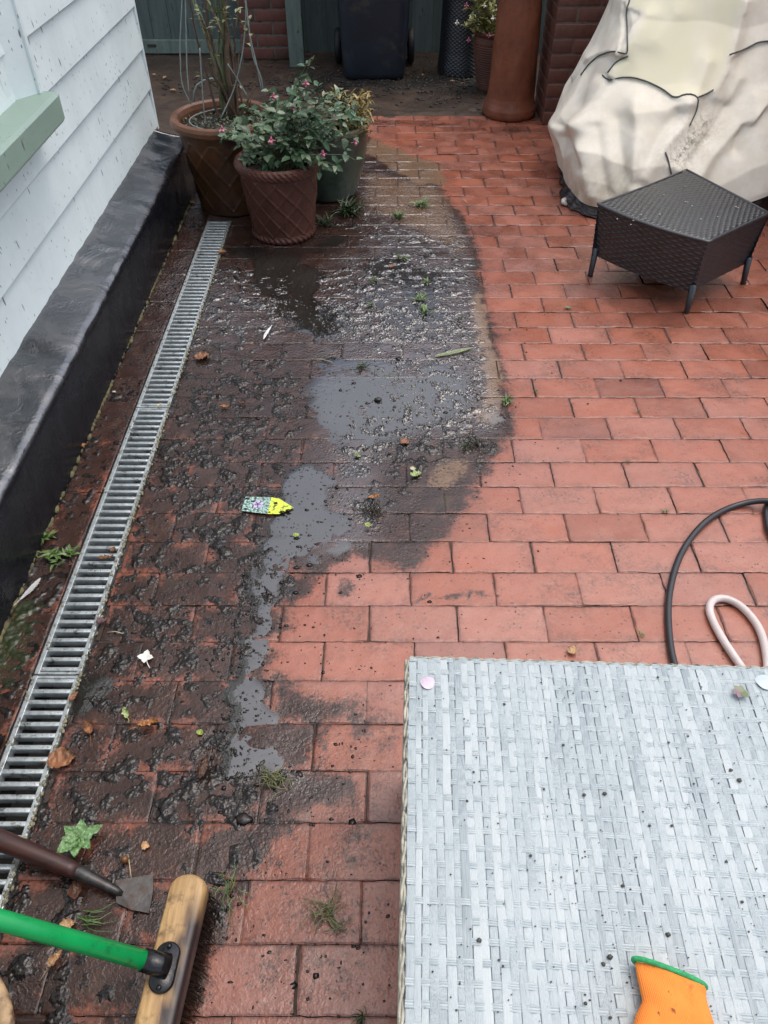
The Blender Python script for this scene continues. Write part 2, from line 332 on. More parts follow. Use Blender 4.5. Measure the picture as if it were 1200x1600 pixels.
# ------------------------------------------------------------------ the ground: soil sheet, concrete, brick paving, sludge, water
gv = np.array([(-60,-60,-.16),(60,-60,-.16),(60,60,-.16),(-60,60,-.16)]); tag(build('ground', gv, [(0,1,2,3)], mat_simple('dark_soil', (.04,.03,.022), .9)), kind='structure')
def concrete():
    V = []; Fs = []; G = []; b = 0
    for (x0, x1, y0, y1) in ((-3.2, 2.3, 4.62, 7.5), (-3.2, -.915, 3.45, 4.722)):
        nx = int((x1-x0)/.02)+1; ny = int((y1-y0)/.02)+1
        X, Y = np.meshgrid(np.linspace(x0, x1, nx), np.linspace(y0, y1, ny), indexing='ij')
        n = band((nx, ny), 6, 40, 301+nx); n2 = band((nx, ny), 2, 6, 302+nx)
        gr = np.exp(-((Y-5.35-.05*n)/.2)**2)*.8*(X > -.5)+.35*np.exp(-((Y-5.9)/.35)**2)
        Z = -.004+.002*n+.0045*np.clip(n2, 0, 3)*np.clip(gr, 0, 1)
        Z = np.where((Y < 4.80) & (X > -.9), .0030-(4.80-Y)/.18*.0085+.0022*n+.0008*n2, Z)
        V.append(np.stack([X, Y, Z], -1).reshape(-1, 3)); Fs.append(grid_faces(nx, ny)+b); b += nx*ny; G.append(gr.ravel())
    tag(build('concrete_path', np.concatenate(V), np.concatenate(Fs), M_CONC, attrs={'grime': np.concatenate(G)}), kind='structure')
concrete()
BP, BL = .10546, .2075
def paving():
    low = band(MSH, 30, 90, 201); fine = band(MSH, 3, 7, 202); mid = band(MSH, 8, 20, 203)
    V = []; Fs = []; A = {k: [] for k in ('rnd', 'stain', 'tan', 'moss', 'wet', 'edge', 'wash')}; b = 0; mids = []
    def ticks(L, n):
        e = np.array([0, .0012, .003, .006]); return np.r_[e, np.linspace(.012, L-.012, n), L-e[::-1]]
    prof = np.array([-.0020, -.0006, -.0001, 0])
    def brick(x0, x1, y0, y1, nx, ny):
        nonlocal b
        if x1-x0 < .03 or y1-y0 < .03: return
        # irregular corners, small tilt, chipped edges
        gx, gy = rnd.uniform(.0006, .0021), rnd.uniform(.0003, .0012)
        x0 += gx; x1 -= rnd.uniform(.0006, .0022); y0 += gy; y1 -= rnd.uniform(.0003, .0011)
        u = ticks(x1-x0, nx); v = ticks(y1-y0, ny); n, m = len(u), len(v)
        X, Y = np.meshgrid(x0+u, y0+v, indexing='ij')
        rot = rnd.gauss(0, .006); cx, cy = (x0+x1)/2, (y0+y1)/2; dx, dy = X-cx, Y-cy
        X = cx+dx-dy*rot+samp(mid, X, Y)*.0006; Y = cy+dy+dx*rot+samp(mid, Y*.7, X)*.0006
        eu = np.r_[prof, np.zeros(nx), prof[::-1]][:, None]; ev = np.r_[prof, np.zeros(ny), prof[::-1]][None]
        E = np.minimum(eu, ev)+np.where((eu < 0) & (ev < 0), .5*(eu+ev), 0)
        Z = E*(1+.8*np.clip(samp(low, X, Y), -.6, 2)) + rnd.gauss(0, .0007)+dx*rnd.gauss(0, .006)+dy*rnd.gauss(0, .009)
        Z = Z+samp(low, X, Y)*.0004+samp(fine, X, Y)*.00022+samp(mid, X, Y)*.0003
        top = np.stack([X, Y, Z], -1)
        # skirt
        ring = np.r_[np.arange(n)*m, (n-1)*m+np.arange(1, m), np.arange(n-2, -1, -1)*m+m-1, np.arange(m-2, 0, -1)]
        tv = top.reshape(-1, 3); sk = tv[ring].copy(); sk[:, 2] = -.05
        V.append(np.concatenate([tv, sk])); f = grid_faces(n, m); k = len(ring); i = np.arange(k); j = (i+1) % k
        f2 = np.stack([ring[i], n*m+i, n*m+j, ring[j]], -1)[:, ::-1]
        Fs.append(np.concatenate([f, f2])+b); mids.append(np.zeros(len(f)+k, int)); b += n*m+k
        xs, ys = V[-1][:, 0], V[-1][:, 1]
        A['rnd'].append(np.full(n*m+k, rnd.random())); A['stain'].append(samp(STAIN, xs, ys)); A['tan'].append(samp(TAN, xs, ys)); A['moss'].append(samp(MOSS, xs, ys)); A['wet'].append(np.clip(samp(WET, xs, ys), 0, 1))
        dd = np.minimum(np.minimum(xs-x0, x1-xs), np.minimum(ys-y0, y1-ys)); A['edge'].append(np.exp(-np.clip(dd, 0, 1)/.006)); A['wash'].append(np.exp(-(np.clip(dd, 0, 1)/.020)**1.5)*(.35+.65*np.clip((2.0-ys)/.5, 0, 1)*np.clip((-.05-xs)/.15, 0, 1)))
    for k in range(-4, 45):
        y0, y1 = k*BP, (k+1)*BP
        if k == 44: y1 = 4.715
        off = (-.141 if k % 2 else -.037)+rnd.gauss(0, .003)-.02*max(0, (y0-1.6))*0
        i0 = int((-.668-off)/BL)-2
        for i in range(i0, 12):
            x0, x1 = off+i*BL, off+(i+1)*BL
            x0 += rnd.gauss(0, .0015)
            if x1 < -.668 or x0 > 2.05: continue
            x0 = max(x0, -.668); vis = y0 > 0.15 and x1 < 1.7
            brick(x0, x1, y0, y1, 18 if vis else 5, 9 if vis else 4)
    for i in range(-12, 14):   # row along the house side of the drain
        y0 = 1.979+i*.2095
        if y0 > 3.55: continue
        brick(-.884, -.781, y0, min(y0+.2095, 4.715), 10, 18)
    for y0 in np.arange(3.87, 4.6, .2095): brick(-.884, -.781, y0, min(y0+.2095, 4.715), 5, 5)
    # filling of the joints
    for (x0, x1, y0, y1) in ((-.666, 2.06, -.42, 4.72), (-.895, -.783, -.42, 4.72), (-.785, -.664, 3.32, 4.72)):
        nx, ny = int((x1-x0)/.03)+2, int((y1-y0)/.03)+2
        X, Y = np.meshgrid(np.linspace(x0, x1, nx), np.linspace(y0, y1, ny), indexing='ij'); V.append(np.stack([X, Y, np.full_like(X, -.0042)+samp(low, X, Y)*.0012], -1).reshape(-1, 3))
        f = grid_faces(nx, ny); Fs.append(f+b); mids.append(np.ones(len(f), int)); b += nx*ny
        for kk in A: A[kk].append(np.zeros(nx*ny))
    tag(build('brick_paving', np.concatenate(V), np.concatenate(Fs), [M_BRICK, M_JOINT], attrs={k: np.concatenate(v) for k, v in A.items()}, mids=np.concatenate(mids)), kind='structure')
paving()

def joint_dist(X, Y):
    k = np.floor(Y/BP); dy = np.minimum(Y-k*BP, (k+1)*BP-Y); off = np.where(k % 2 == 1, -.141, -.037)
    q = (X-off)/BL; q = q-np.floor(q); return np.minimum(dy, np.minimum(q, 1-q)*BL)
MUDTOP = None
def sludge():
    global MUDTOP
    c = .0019; x0, x1, y0, y1 = -.668, .50, .22, 3.75
    nx, ny = int((x1-x0)/c), int((y1-y0)/c); X, Y = np.meshgrid(x0+c*np.arange(nx), y0+c*np.arange(ny), indexing='ij')
    t = samp(MUD, X, Y)
    clump = band((nx, ny), 3.6, 9, 401, .8); mid = band((nx, ny), 10, 26, 402); big = band((nx, ny), 32, 130, 403); ridge = band((nx, ny), 4.6, 9.5, 404, .7)
    j = np.exp(-joint_dist(X, Y)/.010)
    clean = np.clip((1.9-Y)/.6, 0, 1)*np.clip((-.05-X)/.15, 0, 1)
    worm = np.exp(-(ridge/.42)**2)-.45; smear = np.clip(.5+.8*band((nx, ny), 17, 70, 405), 0, 1)
    z = -.0036+.0066*t+(.0015*worm*smear+.00075*clump*(1-.4*smear))*(.35+.8*t)+.0010*mid*(.2+t)+.0019*big*np.clip(t*2, 0, 1)-.0040*j*np.clip(.9-t, 0, 1)*(.25+clean)
    isl = band((nx, ny), 9, 52, 406); z = z+.0042*np.clip(isl-.25, 0, 1.3)*samp(PUD, X, Y)*np.clip(.6+clump*.5, 0, 1.5)*np.clip((2.75-Y)/.3, 0, 1)
    z = np.where(t > .75, z+.004*(t-.75)/.25*np.clip(mid+.8, 0, 2)+.002*clump*(t-.75)*4, z)
    keep = (z > -.0026); fk = keep[:-1, :-1] | keep[1:, :-1] | keep[:-1, 1:] | keep[1:, 1:]
    f = grid_faces(nx, ny)[fk.ravel()]; use = np.unique(f); mp = np.full(nx*ny, -1); mp[use] = np.arange(len(use))
    V = np.stack([X, Y, z], -1).reshape(-1, 3)[use]
    tag(build('mud', V, mp[f], M_MUD, attrs={'wet': samp(WET, V[:, 0], V[:, 1]), 'thick': t.ravel()[use], 'moss': samp(MOSS, V[:, 0], V[:, 1]), 'tan': samp(TAN, V[:, 0], V[:, 1])}), 'dark wet sludge in clumps on the brick paving', 'mud', kind='stuff')
    # strip beside the house
    c = .004; x0, x1, y0, y1 = -.884, -.782, .3, 3.3
    nx, ny = int((x1-x0)/c), int((y1-y0)/c); X, Y = np.meshgrid(x0+c*np.arange(nx), y0+c*np.arange(ny), indexing='ij')
    z = -.0022+.0009*band((nx, ny), 3, 7, 411)+.0016*band((nx, ny), 10, 40, 412)+.003*samp(MUD, X, Y)+.0035*samp(MOSS, X, Y)
    keep = (z > -.0016); fk = keep[:-1, :-1] | keep[1:, :-1] | keep[:-1, 1:] | keep[1:, 1:]
    f = grid_faces(nx, ny)[fk.ravel()]; use = np.unique(f); mp = np.full(nx*ny, -1); mp[use] = np.arange(len(use)); V = np.stack([X, Y, z], -1).reshape(-1, 3)[use]
    tag(build('moss_silt', V, mp[f], M_MUD, attrs={'wet': V[:, 0]*0, 'thick': V[:, 0]*0, 'moss': .25+samp(MOSS, V[:, 0], V[:, 1]), 'tan': V[:, 0]*0}), 'thin mossy silt on the strip of bricks between plinth and drain', 'silt', kind='stuff')
sludge()
def water():
    c = .008; x0, x1, y0, y1 = -.666, .52, .45, 3.8
    nx, ny = int((x1-x0)/c), int((y1-y0)/c); X, Y = np.meshgrid(x0+c*np.arange(nx), y0+c*np.arange(ny), indexing='ij')
    p = samp(PUD, X, Y); p = p*p*(3-2*p); z = -.0040+(.0053*np.clip(p, 0, 1))+.0012*band((nx, ny), 4, 22, 451)*(1-np.clip(p*1.4, 0, 1))
    keep = z > -.0022; fk = keep[:-1, :-1] | keep[1:, :-1] | keep[:-1, 1:] | keep[1:, 1:]
    f = grid_faces(nx, ny)[fk.ravel()]; use = np.unique(f); mp = np.full(nx*ny, -1); mp[use] = np.arange(len(use)); V = np.stack([X, Y, z], -1).reshape(-1, 3)[use]
    tag(build('puddle_water', V, mp[f], M_WATER, attrs={'tan': samp(TAN, V[:, 0], V[:, 1]), 'depth': V[:, 2]}), kind='structure')
water()
def grit():
    mb = MB(); n = 0; fd = blur(STAIN, 40)
    while n < 2300:
        u, v = rnd.uniform(200, 1000), rnd.uniform(480, 1600); x, y, _ = g(u, v)
        if x < -.65 or rnd.random() > (.9*float(samp(fd, x, y))+.035): continue
        r = abs(rnd.gauss(0, .0012))+.0005; mb.blob((x, y, .0003), r, (rnd.uniform(.8, 2.2), rnd.uniform(.8, 1.8), .32), .45); n += 1
    n = 0
    while n < 700:   # specks held in the puddles
        u, v = rnd.uniform(330, 770), rnd.uniform(400, 1220); x, y, _ = g(u, v)
        if float(samp(PUD, x, y)) < .55 or rnd.random() > .25+.75*(math.sin(x*31+2*math.sin(y*17))*math.sin(y*23+x*9) > .1): continue
        r = abs(rnd.gauss(0, .0014))+.0006; mb.blob((x, y, .0012), r, (rnd.uniform(.8, 2.6), rnd.uniform(.7, 1.8), .7), .4); n += 1
    tag(mb.build('grit', mat_simple('wet_grit', (.014,.011,.009), .25, .4, 200, 0)), 'dark specks of grit scattered over the wet bricks', 'grit', kind='stuff')
grit()

def back_debris():
    mb = MB()
    for _ in range(1100):
        y = 5.33+rnd.gauss(0, .16) if rnd.random() < .75 else rnd.uniform(4.75, 6.0); x = rnd.uniform(-.75, .62) if rnd.random() < .8 else rnd.uniform(-1.6, .8); mb.blob((x, y, -.001), rnd.uniform(.003, .010), (rnd.uniform(.8, 2), rnd.uniform(.6, 1.3), .5), .4, rnd.random())
    tag(mb.build('crumbled_debris', mat_simple('black_leaf_mould', (.022,.019,.015), .5, .6, 90, .4)), 'dark crumbled leaf mould strewn over the concrete in front of the wheelie bin', 'debris', kind='stuff')
back_debris()

# ------------------------------------------------------------------ drain
M_GALV = mat_simple('galvanised_steel', (.46,.50,.50), .34, .22, 60, .35, 260, .0008, .35, (.09,.085,.07), Metallic=.55)
M_DARK = mat_simple('channel_dark', (.02,.018,.016), .6, .3)
M_SILT = mat_simple('pale_silt', (.22,.2,.13), .8, .5, 80, 0)
def drain():
    e = empty('drain_channel', (-.725, 1.8, 0), 'sunken drain channel running beside the white house under the slotted grates', 'drain')
    mb = MB()
    mb.box(-.790, -.779, -.3, 3.32, -.11, -.006); mb.box(-.671, -.660, -.3, 3.32, -.11, -.006); mb.box(-.779, -.671, -.3, 3.32, -.12, -.11)
    mb.box(-.779, -.671, 3.312, 3.322, -.11, -.004)
    mb.build('channel', M_DARK, e, False)
    lab = ['far slotted metal grate ending beside the plant pots', 'middle slotted metal grate between the two seams, with the brown leaf on it', 'near slotted metal grate passing under the dark wooden handle']
    for (ya, yb), l in zip(((1.952, 3.312), (.967, 1.948), (-.02, .963)), lab):
        t = empty('drain_grate', (-.725, (ya+yb)/2, 0), l, 'drain grate', 'grates along the drain')
        fr = MB(); fr.box(-.777, -.766, ya, yb, -.022, .001, 0, .0015); fr.box(-.684, -.673, ya, yb, -.022, .001, 0, .0015); fr.box(-.766, -.684, ya, ya+.006, -.02, -.001); fr.box(-.766, -.684, yb-.006, yb, -.02, -.001)
        fr.build('frame', M_GALV, t, False)
        bars = MB(); n = round((yb-ya)/.0268); p = (yb-ya)/n
        for i in range(n):
            y = ya+(i+.5)*p; bars.box(-.768, -.682, y-.0053, y+.0053, -.018, .0005+rnd.uniform(-.0003, .0005), 0, .0022)
            for k in range(5): bars.blob((-.758+k*.0165+rnd.uniform(-.002, .002), y, .0006), .0022, (1.2, .8, .5), .05)
        bars.build('grate_bars', M_GALV, t)
        db = MB()
        for _ in range(70):
            sx = rnd.choice((-.772, -.679)); db.blob((sx+rnd.gauss(0, .004), rnd.uniform(ya, yb), .0018), rnd.uniform(.001, .0035), (1, 1.3, .6), .35)
        for _ in range(260): db.blob((-.676+abs(rnd.gauss(0, .0035)), rnd.uniform(ya, yb), .0012), rnd.uniform(.001, .004), (1, 1.6, .6), .35)
        tag(db.build('encrusted_silt', M_SILT, t), kind='stuff')
drain()
ms = MB()
for i in range(160):
    y = .3+i*.0205; ms.blob((-.889+rnd.gauss(0, .003), y, .002), rnd.uniform(.008, .013), (.8, 1.5, .7), .3)
tag(ms.build('moss_edging', mat_simple('moss_mortar', (.115,.10,.045), .8, .5, 30, .6, 120, .002, .4)), 'yellow-green mossy mortar edging along the foot of the black plinth', 'moss', kind='stuff')

# ------------------------------------------------------------------ house
def mat_paint(name, col, flecks=1.0):
    m = Mat(name); v = m.scale(m.obj, (1, 1.15, .34)); d = m.voro(36, v); br = m.noise(5, 4, .6); big = m.noise(30, 4, .6)
    sp = m.math('MULTIPLY', m.step(d, .20, .12), m.step(m.voro(36, v, 'F1', 1, 'Color'), .60, .66))
    sp2 = m.math('MULTIPLY', m.step(m.voro(95, m.scale(m.obj, (1, 1, .4))), .24, .13), m.step(m.voro(95, m.scale(m.obj, (1, 1, .4)), 'F1', 1, 'Color'), .62, .66))
    fl = m.math('MAXIMUM', sp, sp2); fl = m.math('MULTIPLY', fl, m.step(br, .40, .56))
    c = m.ramp(m.noise(3.5, 6, .65, m.obj), [(.3, tuple(x*.86 for x in col)), (.65, col)])
    c = m.mix(m.step(big, .55, .8, 0, .3), c, tuple(x*y for x, y in zip(col, (.8,.86,.8))))
    c = m.mix(m.math('MULTIPLY', fl, .85*flecks), c, (.06,.065,.055))
    grain = m.noise(22, 5, .6, m.scale(m.obj, (1, .12, 1.6)), 1.5)
    return m.out(c, .42, m.bump(m.math('ADD', grain, m.noise(240, 3)), .30, .0022), .5)
M_WHITE = mat_paint('weathered_white_paint', (.76,.855,.845)); M_GREENP = mat_paint('pale_green_paint', (.25,.345,.285), 1.0)
def mat_bitumen():
    m = Mat('black_bitumen'); n = m.noise(14, 6, .6, m.obj); st = m.noise(70, 5, .7, m.scale(m.obj, (1, 1, .07)))
    c = m.ramp(n, [(.3, (.004,.0045,.006)), (.7, (.009,.010,.014))])
    nz = m.n('ShaderNodeSeparateXYZ'); m.t.links.new(m.geo.outputs['Normal'], nz.inputs[0]); up = m.step(nz.outputs[2], .3, .8)
    h = m.math('ADD', m.math('MULTIPLY', m.noise(6, 5, .55, m.obj, 1.0), 4.0), m.lerp(up, m.math('MULTIPLY', st, 1.5), m.math('MULTIPLY', m.noise(120, 4, .7, m.obj), .5)))
    return m.out(c, m.step(m.noise(5, 5, .6, m.obj), .38, .60, .07, .34), m.bump(h, .45, .004), m.lerp(up, .12, 1.0), IOR=1.8)
def house():
    e = empty('house', (-1.1, 2, 0), 'white weatherboarded house with black plinth and pale green window sill', 'house')
    yE, yS = 3.767, -1.2
    prof = []; z = .250; k = 0
    while z < 3.0:
        h = .156; prof += [(-1.036, z), (-1.036+.0005, z+.004), (-1.051, z+h-.001)]; z += h
    # bottom edges of the boards: sloping faces with a shadow gap under each lap
    ys = np.linspace(yS, yE-.012, 260); n = band((len(prof)//3+2, 260), 1.5, 60, 501)
    V = []; Fs = []; b = 0
    for i in range(0, len(prof), 3):
        (xa, za), (xb, zb), (xc, zc) = prof[i:i+3]
        w = n[i//3]*.0003
        rows = [np.stack([np.full(260, -1.062), ys, np.full(260, za+.003)+w], -1), np.stack([xa-.002+w*.6, ys, np.full(260, za)+w], -1), np.stack([xa+w*.6, ys, za+.003+w], -1), np.stack([(xb+xc)/2+w*.8, ys, np.full(260, (zb+zc)/2)], -1), np.stack([np.full(260, xc), ys, np.full(260, zc+.012)], -1)]
        V += rows; f = grid_faces(5, 260)+b; Fs.append(f); b += 5*260
    build('weatherboards', np.concatenate(V), np.concatenate(Fs), M_WHITE, e, False)
    c = MB(); c.box(-1.30, -1.038, yE-.012, yE+.010, .235, 3.0, 0, .003); c.box(-1.4, -1.068, yS, yE-.014, .2, 3.0); c.build('corner_board', M_WHITE, e, False)
    # plinth: rounded hand-coated bitumen
    ny = 220; ys = np.linspace(yS, 3.69, ny); q = [(-1.075,.268),(-1.045,.262),(-1.0,.248),(-.95,.236),(-.915,.230),(-.899,.2255),(-.8905,.218),(-.888,.203),(-.888,.17),(-.887,.12),(-.887,.06),(-.886,.02),(-.884,-.03)]
    Nn = band((len(q), ny), 2.5, 12, 502); N2 = band((len(q), ny), 6, 50, 503)
    P = np.array([[(x+.0005*Nn[i, j]+.0006*N2[i, j], ys[j], zz+.0006*Nn[i, j]+.0009*N2[i, j]) for j in range(ny)] for i, (x, zz) in enumerate(q)])
    V = P.reshape(-1, 3); f = grid_faces(len(q), ny)[:, ::-1]; a = [i*ny+ny-1 for i in range(len(q))]
    V2 = np.concatenate([V, [[-1.075, 3.78, -.03], [-1.075, 3.78, .262]]])
    fl = [tuple(int(i) for i in r) for r in f]; nb = len(V)
    # slanting far end
    endv = np.array([V[i]+np.array([0, .012, -.004]) for i in a]); base = len(V2); V2 = np.concatenate([V2, endv])
    for i in range(len(q)-1): fl.append((a[i], a[i+1], base+i+1, base+i))
    fl.append(tuple([nb+1]+[base+i for i in range(len(q))]+[nb]))
    build('plinth', V2, fl, mat_bitumen(), e)
    # window: sill with bevelled end, casing, frame, pane
    s = MB(); yN = 1.0
    pr = [(-1.06,.672),(-1.06,.764),(-.962,.757),(-.950,.750),(-.948,.690),(-.956,.680),(-1.03,.672)]
    yend = [2.465,2.465,2.462,2.456,2.450,2.452,2.462]
    V = [(x, yN, z) for x, z in pr]+[(x, y, z) for (x, z), y in zip(pr, yend)]; k = len(pr)
    s.add(V, [(i, (i+1) % k, k+(i+1) % k, k+i) for i in range(k)]+[tuple(range(k))[::-1], tuple(range(k, 2*k))])
    so_ = s.build('window_sill', M_GREENP, e, False)
    fm = MB(); zb, zt_ = .757, 2.2
    fm.box(-1.06, -.994, 2.438, 2.458, zb, zt_, 0, .004)
    q = [(-1.003,2.4375),(-1.045,2.362),(-1.06,2.362),(-1.06,2.4375)]; fm.add([(x, y, zb) for x, y in q]+[(x, y, zt_) for x, y in q], [(0,1,5,4),(1,2,6,5),(2,3,7,6),(3,0,4,7),(3,2,1,0),(4,5,6,7)])
    fm.box(-1.06, -1.042, 2.312, 2.3615, zb, zt_, 0, .004); fm.box(-1.06, -.994, 1.05, 2.438, zt_+.003, zt_+.1, 0, .004)
    fm.build('window_frame', M_WHITE, e, False)
    pn = MB(); pn.box(-1.06, -1.050, 1.06, 2.3115, .76, 2.2); pn.build('window_pane', mat_simple('pale_glass', (.38,.46,.42), .12, .1, 3, 0), e, False)
house()

# ------------------------------------------------------------------ brick piers and walls, gate, fence
def mat_wallbrick(name, cols):
    m = Mat(name); r = m.attr('rnd'); c = m.ramp(r, [(i/(len(cols)-1), c) for i, c in enumerate(cols)]); n = m.noise(35, 6, .65)
    c = m.mix(m.step(n, .4, .75, 0, .6), c, m.mix(1, c, (.55,.5,.48), 'MULTIPLY')); c = m.mix(m.step(m.noise(8, 5, .7), .55, .75, 0, .5), c, (.05,.04,.033))
    return m.out(c, .55, m.bump(m.noise(110, 5, .65), .6, .003), .5)
M_RED = mat_wallbrick('red_wall_brick', [(.13,.043,.029), (.17,.06,.04), (.10,.038,.028), (.15,.052,.036)])
M_DULL = mat_wallbrick('dull_brown_brick', [(.13,.052,.036), (.16,.064,.044), (.105,.044,.032)])
M_MORT = mat_simple('grey_mortar', (.12,.105,.085), .85, .4, 30, .6, 150, .002, .4); M_MORTD = mat_simple('brown_mortar', (.15,.105,.085), .8, .3, 30, .6, 150, .002, .3)
def brickwork(name, x0, x1, y0, y1, z1, mb, mm, label, cat, axis='x', course=.073):
    e = empty(name, ((x0+x1)/2, (y0+y1)/2, 0), label, cat)
    b = MB(); z = .0; k = 0; j = .010
    while z < z1:
        def run(a0, a1, cross):
            p = .222; s = a0-(k % 2)*p/2
            while s < a1-.01:
                a, c = max(s, a0), min(s+p-j, a1)
                if c-a > .02:
                    q = rnd.uniform(-.002, .002)
                    if cross == 'y': b.box(a, c, y0-q, y0+.1, z+.004, z+course-j+.004, rnd.random(), .004)
                    elif cross == 'xl': b.box(x0-q, x0+.1, a, c, z+.004, z+course-j+.004, rnd.random(), .004)
                s += p
        run(x0, x1, 'y')
        run(y0+.1+j, y1, 'xl')
        z += course; k += 1
    b.build('bricks', mb, e)
    c = MB(); c.box(x0+.004, x1-.002, y0+.004, y1-.002, 0, z1+.01); c.build('mortar', mm, e, False)
    return e
brickwork('brick_pier', -.955, -.640, 5.87, 6.15, 1.9, M_RED, M_MORT, 'red brick pier with pale mortar beside the green gate', 'brick pier')
brickwork('brick_pier', .880, 2.02, 4.560, 4.90, 2.0, M_DULL, M_MORTD, 'dull brown brick wall end behind the tall clay chimney pot', 'brick wall', course=.070)
brickwork('side_wall', 1.925, 2.15, 2.6, 4.55, 1.1, M_DULL, M_MORTD, 'dark brick side wall to the right of the cream cover', 'brick wall')
def mat_board(name, col):
    m = Mat(name); n = m.noise(12, 6, .65, m.scale(m.obj, (3, 1, .3))); c = m.ramp(n, [(.3, tuple(x*.6 for x in col)), (.65, col)])
    c = m.mix(m.step(m.noise(26, 5, .7, m.scale(m.obj, (1.4, 1, .5))), .60, .68, 0, .8), c, (.025,.03,.026))
    c = m.mix(m.attr('rnd'), c, m.mix(1, c, (.8,.82,.8), 'MULTIPLY'))
    return m.out(c, .6, m.bump(m.noise(60, 5, .6, m.scale(m.obj, (3, 1, .2))), .4, .002), .4)
M_GB = mat_board('dark_green_boards', (.115,.148,.135)); M_GP = mat_board('green_post_paint', (.17,.22,.18))
def gate():
    e = empty('garden_gate', (-1.6, 6.02, 0), 'green boarded gate with a bottom rail and diagonal brace behind the tall pot', 'gate')
    b = MB(); x = -2.3
    while x < -.99: b.box(x, min(x+.118, -.975), 6.03, 6.05, -.02, 1.9, rnd.random(), .003); x += .121
    b.build('boards', M_GB, e, False)
    for za, zb in ((.004, .085), (1.5, 1.6)):
        r = MB(); r.box(-2.3, -.972, 5.995, 6.029, za, zb, .1, .004); r.build('rail', M_GP, e, False)
    d = MB(); d.box(-1.9, -1.845, 5.997, 6.0285, .0, 1.5, .2, .004); o = d.build('brace', M_GP, e, False)
    a = MB(); a.add([(-2.1,5.996,.10),(-1.98,5.996,.10),(-1.0,5.996,1.49),(-1.12,5.996,1.49),(-2.1,6.0285,.10),(-1.98,6.0285,.10),(-1.0,6.0285,1.49),(-1.12,6.0285,1.49)], [(0,1,2,3),(7,6,5,4),(0,4,5,1),(1,5,6,2),(2,6,7,3),(3,7,4,0)], .2)
    bpy.data.objects.remove(o); a.build('brace', M_GP, e, False)
    s = MB(); s.box(-1.62, -1.56, 5.988, 5.9945, .045, .062, 1, .002); s.build('hinge', mat_simple('rusty_iron', (.03,.026,.022), .6), e, False)
gate()
def fence():
    e = empty('fence_panel', (.3, 6.1, 0), 'dark green boarded fence panel behind the wheelie bin', 'fence')
    b = MB(); x = -.68
    while x < 1.3: b.box(x, x+.1442, 6.08, 6.10, -.02, 1.8, rnd.random(), .003); x += .1445
    b.build('boards', M_GB, e, False)
    for za in (.3, 1.4):
        r = MB(); r.box(-.5, 1.38, 6.102, 6.14, za, za+.1, .1); r.build('rail', M_GB, e, False)
    p = MB(); p.box(-.622, -.524, 5.68, 5.78, -.002, 1.85, .3, .004); o = p.build('gate_post', M_GP); tag(o, 'pale green square timber post right of the red brick pier', 'post')
fence()

# ------------------------------------------------------------------ wheelie bin, woven planter, ribbed pot, chimney pot
M_BIN = mat_simple('navy_plastic', (.012,.017,.026), .42, .25, 8, .3, 300, .0006, .3, (.05,.045,.04)); M_RUB = mat_simple('black_rubber', (.012,.012,.013), .6)
def wheelie_bin():
    e = empty('wheelie_bin', (-.06, 5.62, 0), 'dark navy wheelie bin standing against the green fence', 'bin')
    zs = np.array([.0,.006,.03,.12,.3,.5,.7,.9,.935,.94,.985,.99]); hw = np.array([.178,.190,.197,.204,.216,.228,.240,.252,.254,.272,.274,.27]); dp = np.array([.20,.21,.214,.222,.24,.258,.276,.294,.296,.315,.317,.31])
    n = 64; th = np.linspace(0, 2*np.pi, n, endpoint=False); V = []
    for z, a, d in zip(zs, hw, dp):
        p = 7; cc, ss = np.cos(th), np.sin(th); r = (np.abs(cc)**p+np.abs(ss)**p)**(-1/p); V.append(np.stack([-.062+a*r*cc, 5.62+d*r*ss+(z*.03), np.full(n, z)], -1))
    f = [tuple(int(i) for i in q) for q in grid_faces(len(zs), n, True)[:, ::-1]]; f.append(tuple((len(zs)-1)*n+k for k in range(n))); f.append(tuple(range(n))[::-1])
    build('body', np.concatenate(V), f, M_BIN, e)
    ld = MB(); ld.box(-.345, .221, 5.31, 5.98, .992, 1.03, 0, .018); ld.box(-.30, .17, 5.99, 6.02, .96, 1.0, 0, .01); ld.build('lid', M_BIN, e)
    for x in (-.302, .178):
        w = MB(); pr = [(.001,-.022),(.05,-.022),(.055,-.018),(.075,-.018),(.09,-.022),(.1,-.014),(.1,.014),(.09,.022),(.075,.018),(.055,.018),(.05,.022),(.001,.022)]; n = 40
        V = [(x+q, 5.80+r*math.cos(2*math.pi*k/n), .100+r*math.sin(2*math.pi*k/n)) for r, q in pr for k in range(n)]
        w.add(V, [tuple(f) for f in grid_faces(len(pr), n, True)]); w.build('wheel', M_RUB, e)
    ax = MB(); ax.tube([(-.30, 5.80, .1), (.176, 5.80, .1)], .011); ax.build('axle', M_RUB, e)
wheelie_bin()
def woven_heights(U, Vv, pu, pv, amp):
    """basket weave relief: strands run along U (width pv) over stakes spaced pu along U"""
    row = np.floor(Vv/pv); prof = np.sqrt(np.clip(1-(2*(Vv/pv-row)-1)**2, 0, 1))
    return amp*(prof*(.55+.45*np.cos(np.pi*(U/pu+row)))-.4)
M_WICK = None
def mat_wicker():
    m = Mat('black_wicker'); c = m.ramp(m.noise(30, 5, .6, m.obj), [(.3, (.010,.011,.013)), (.7, (.022,.024,.028))])
    return m.out(c, .34, m.bump(m.noise(400, 2), .15, .0005), .8)
M_WICK = mat_wicker()
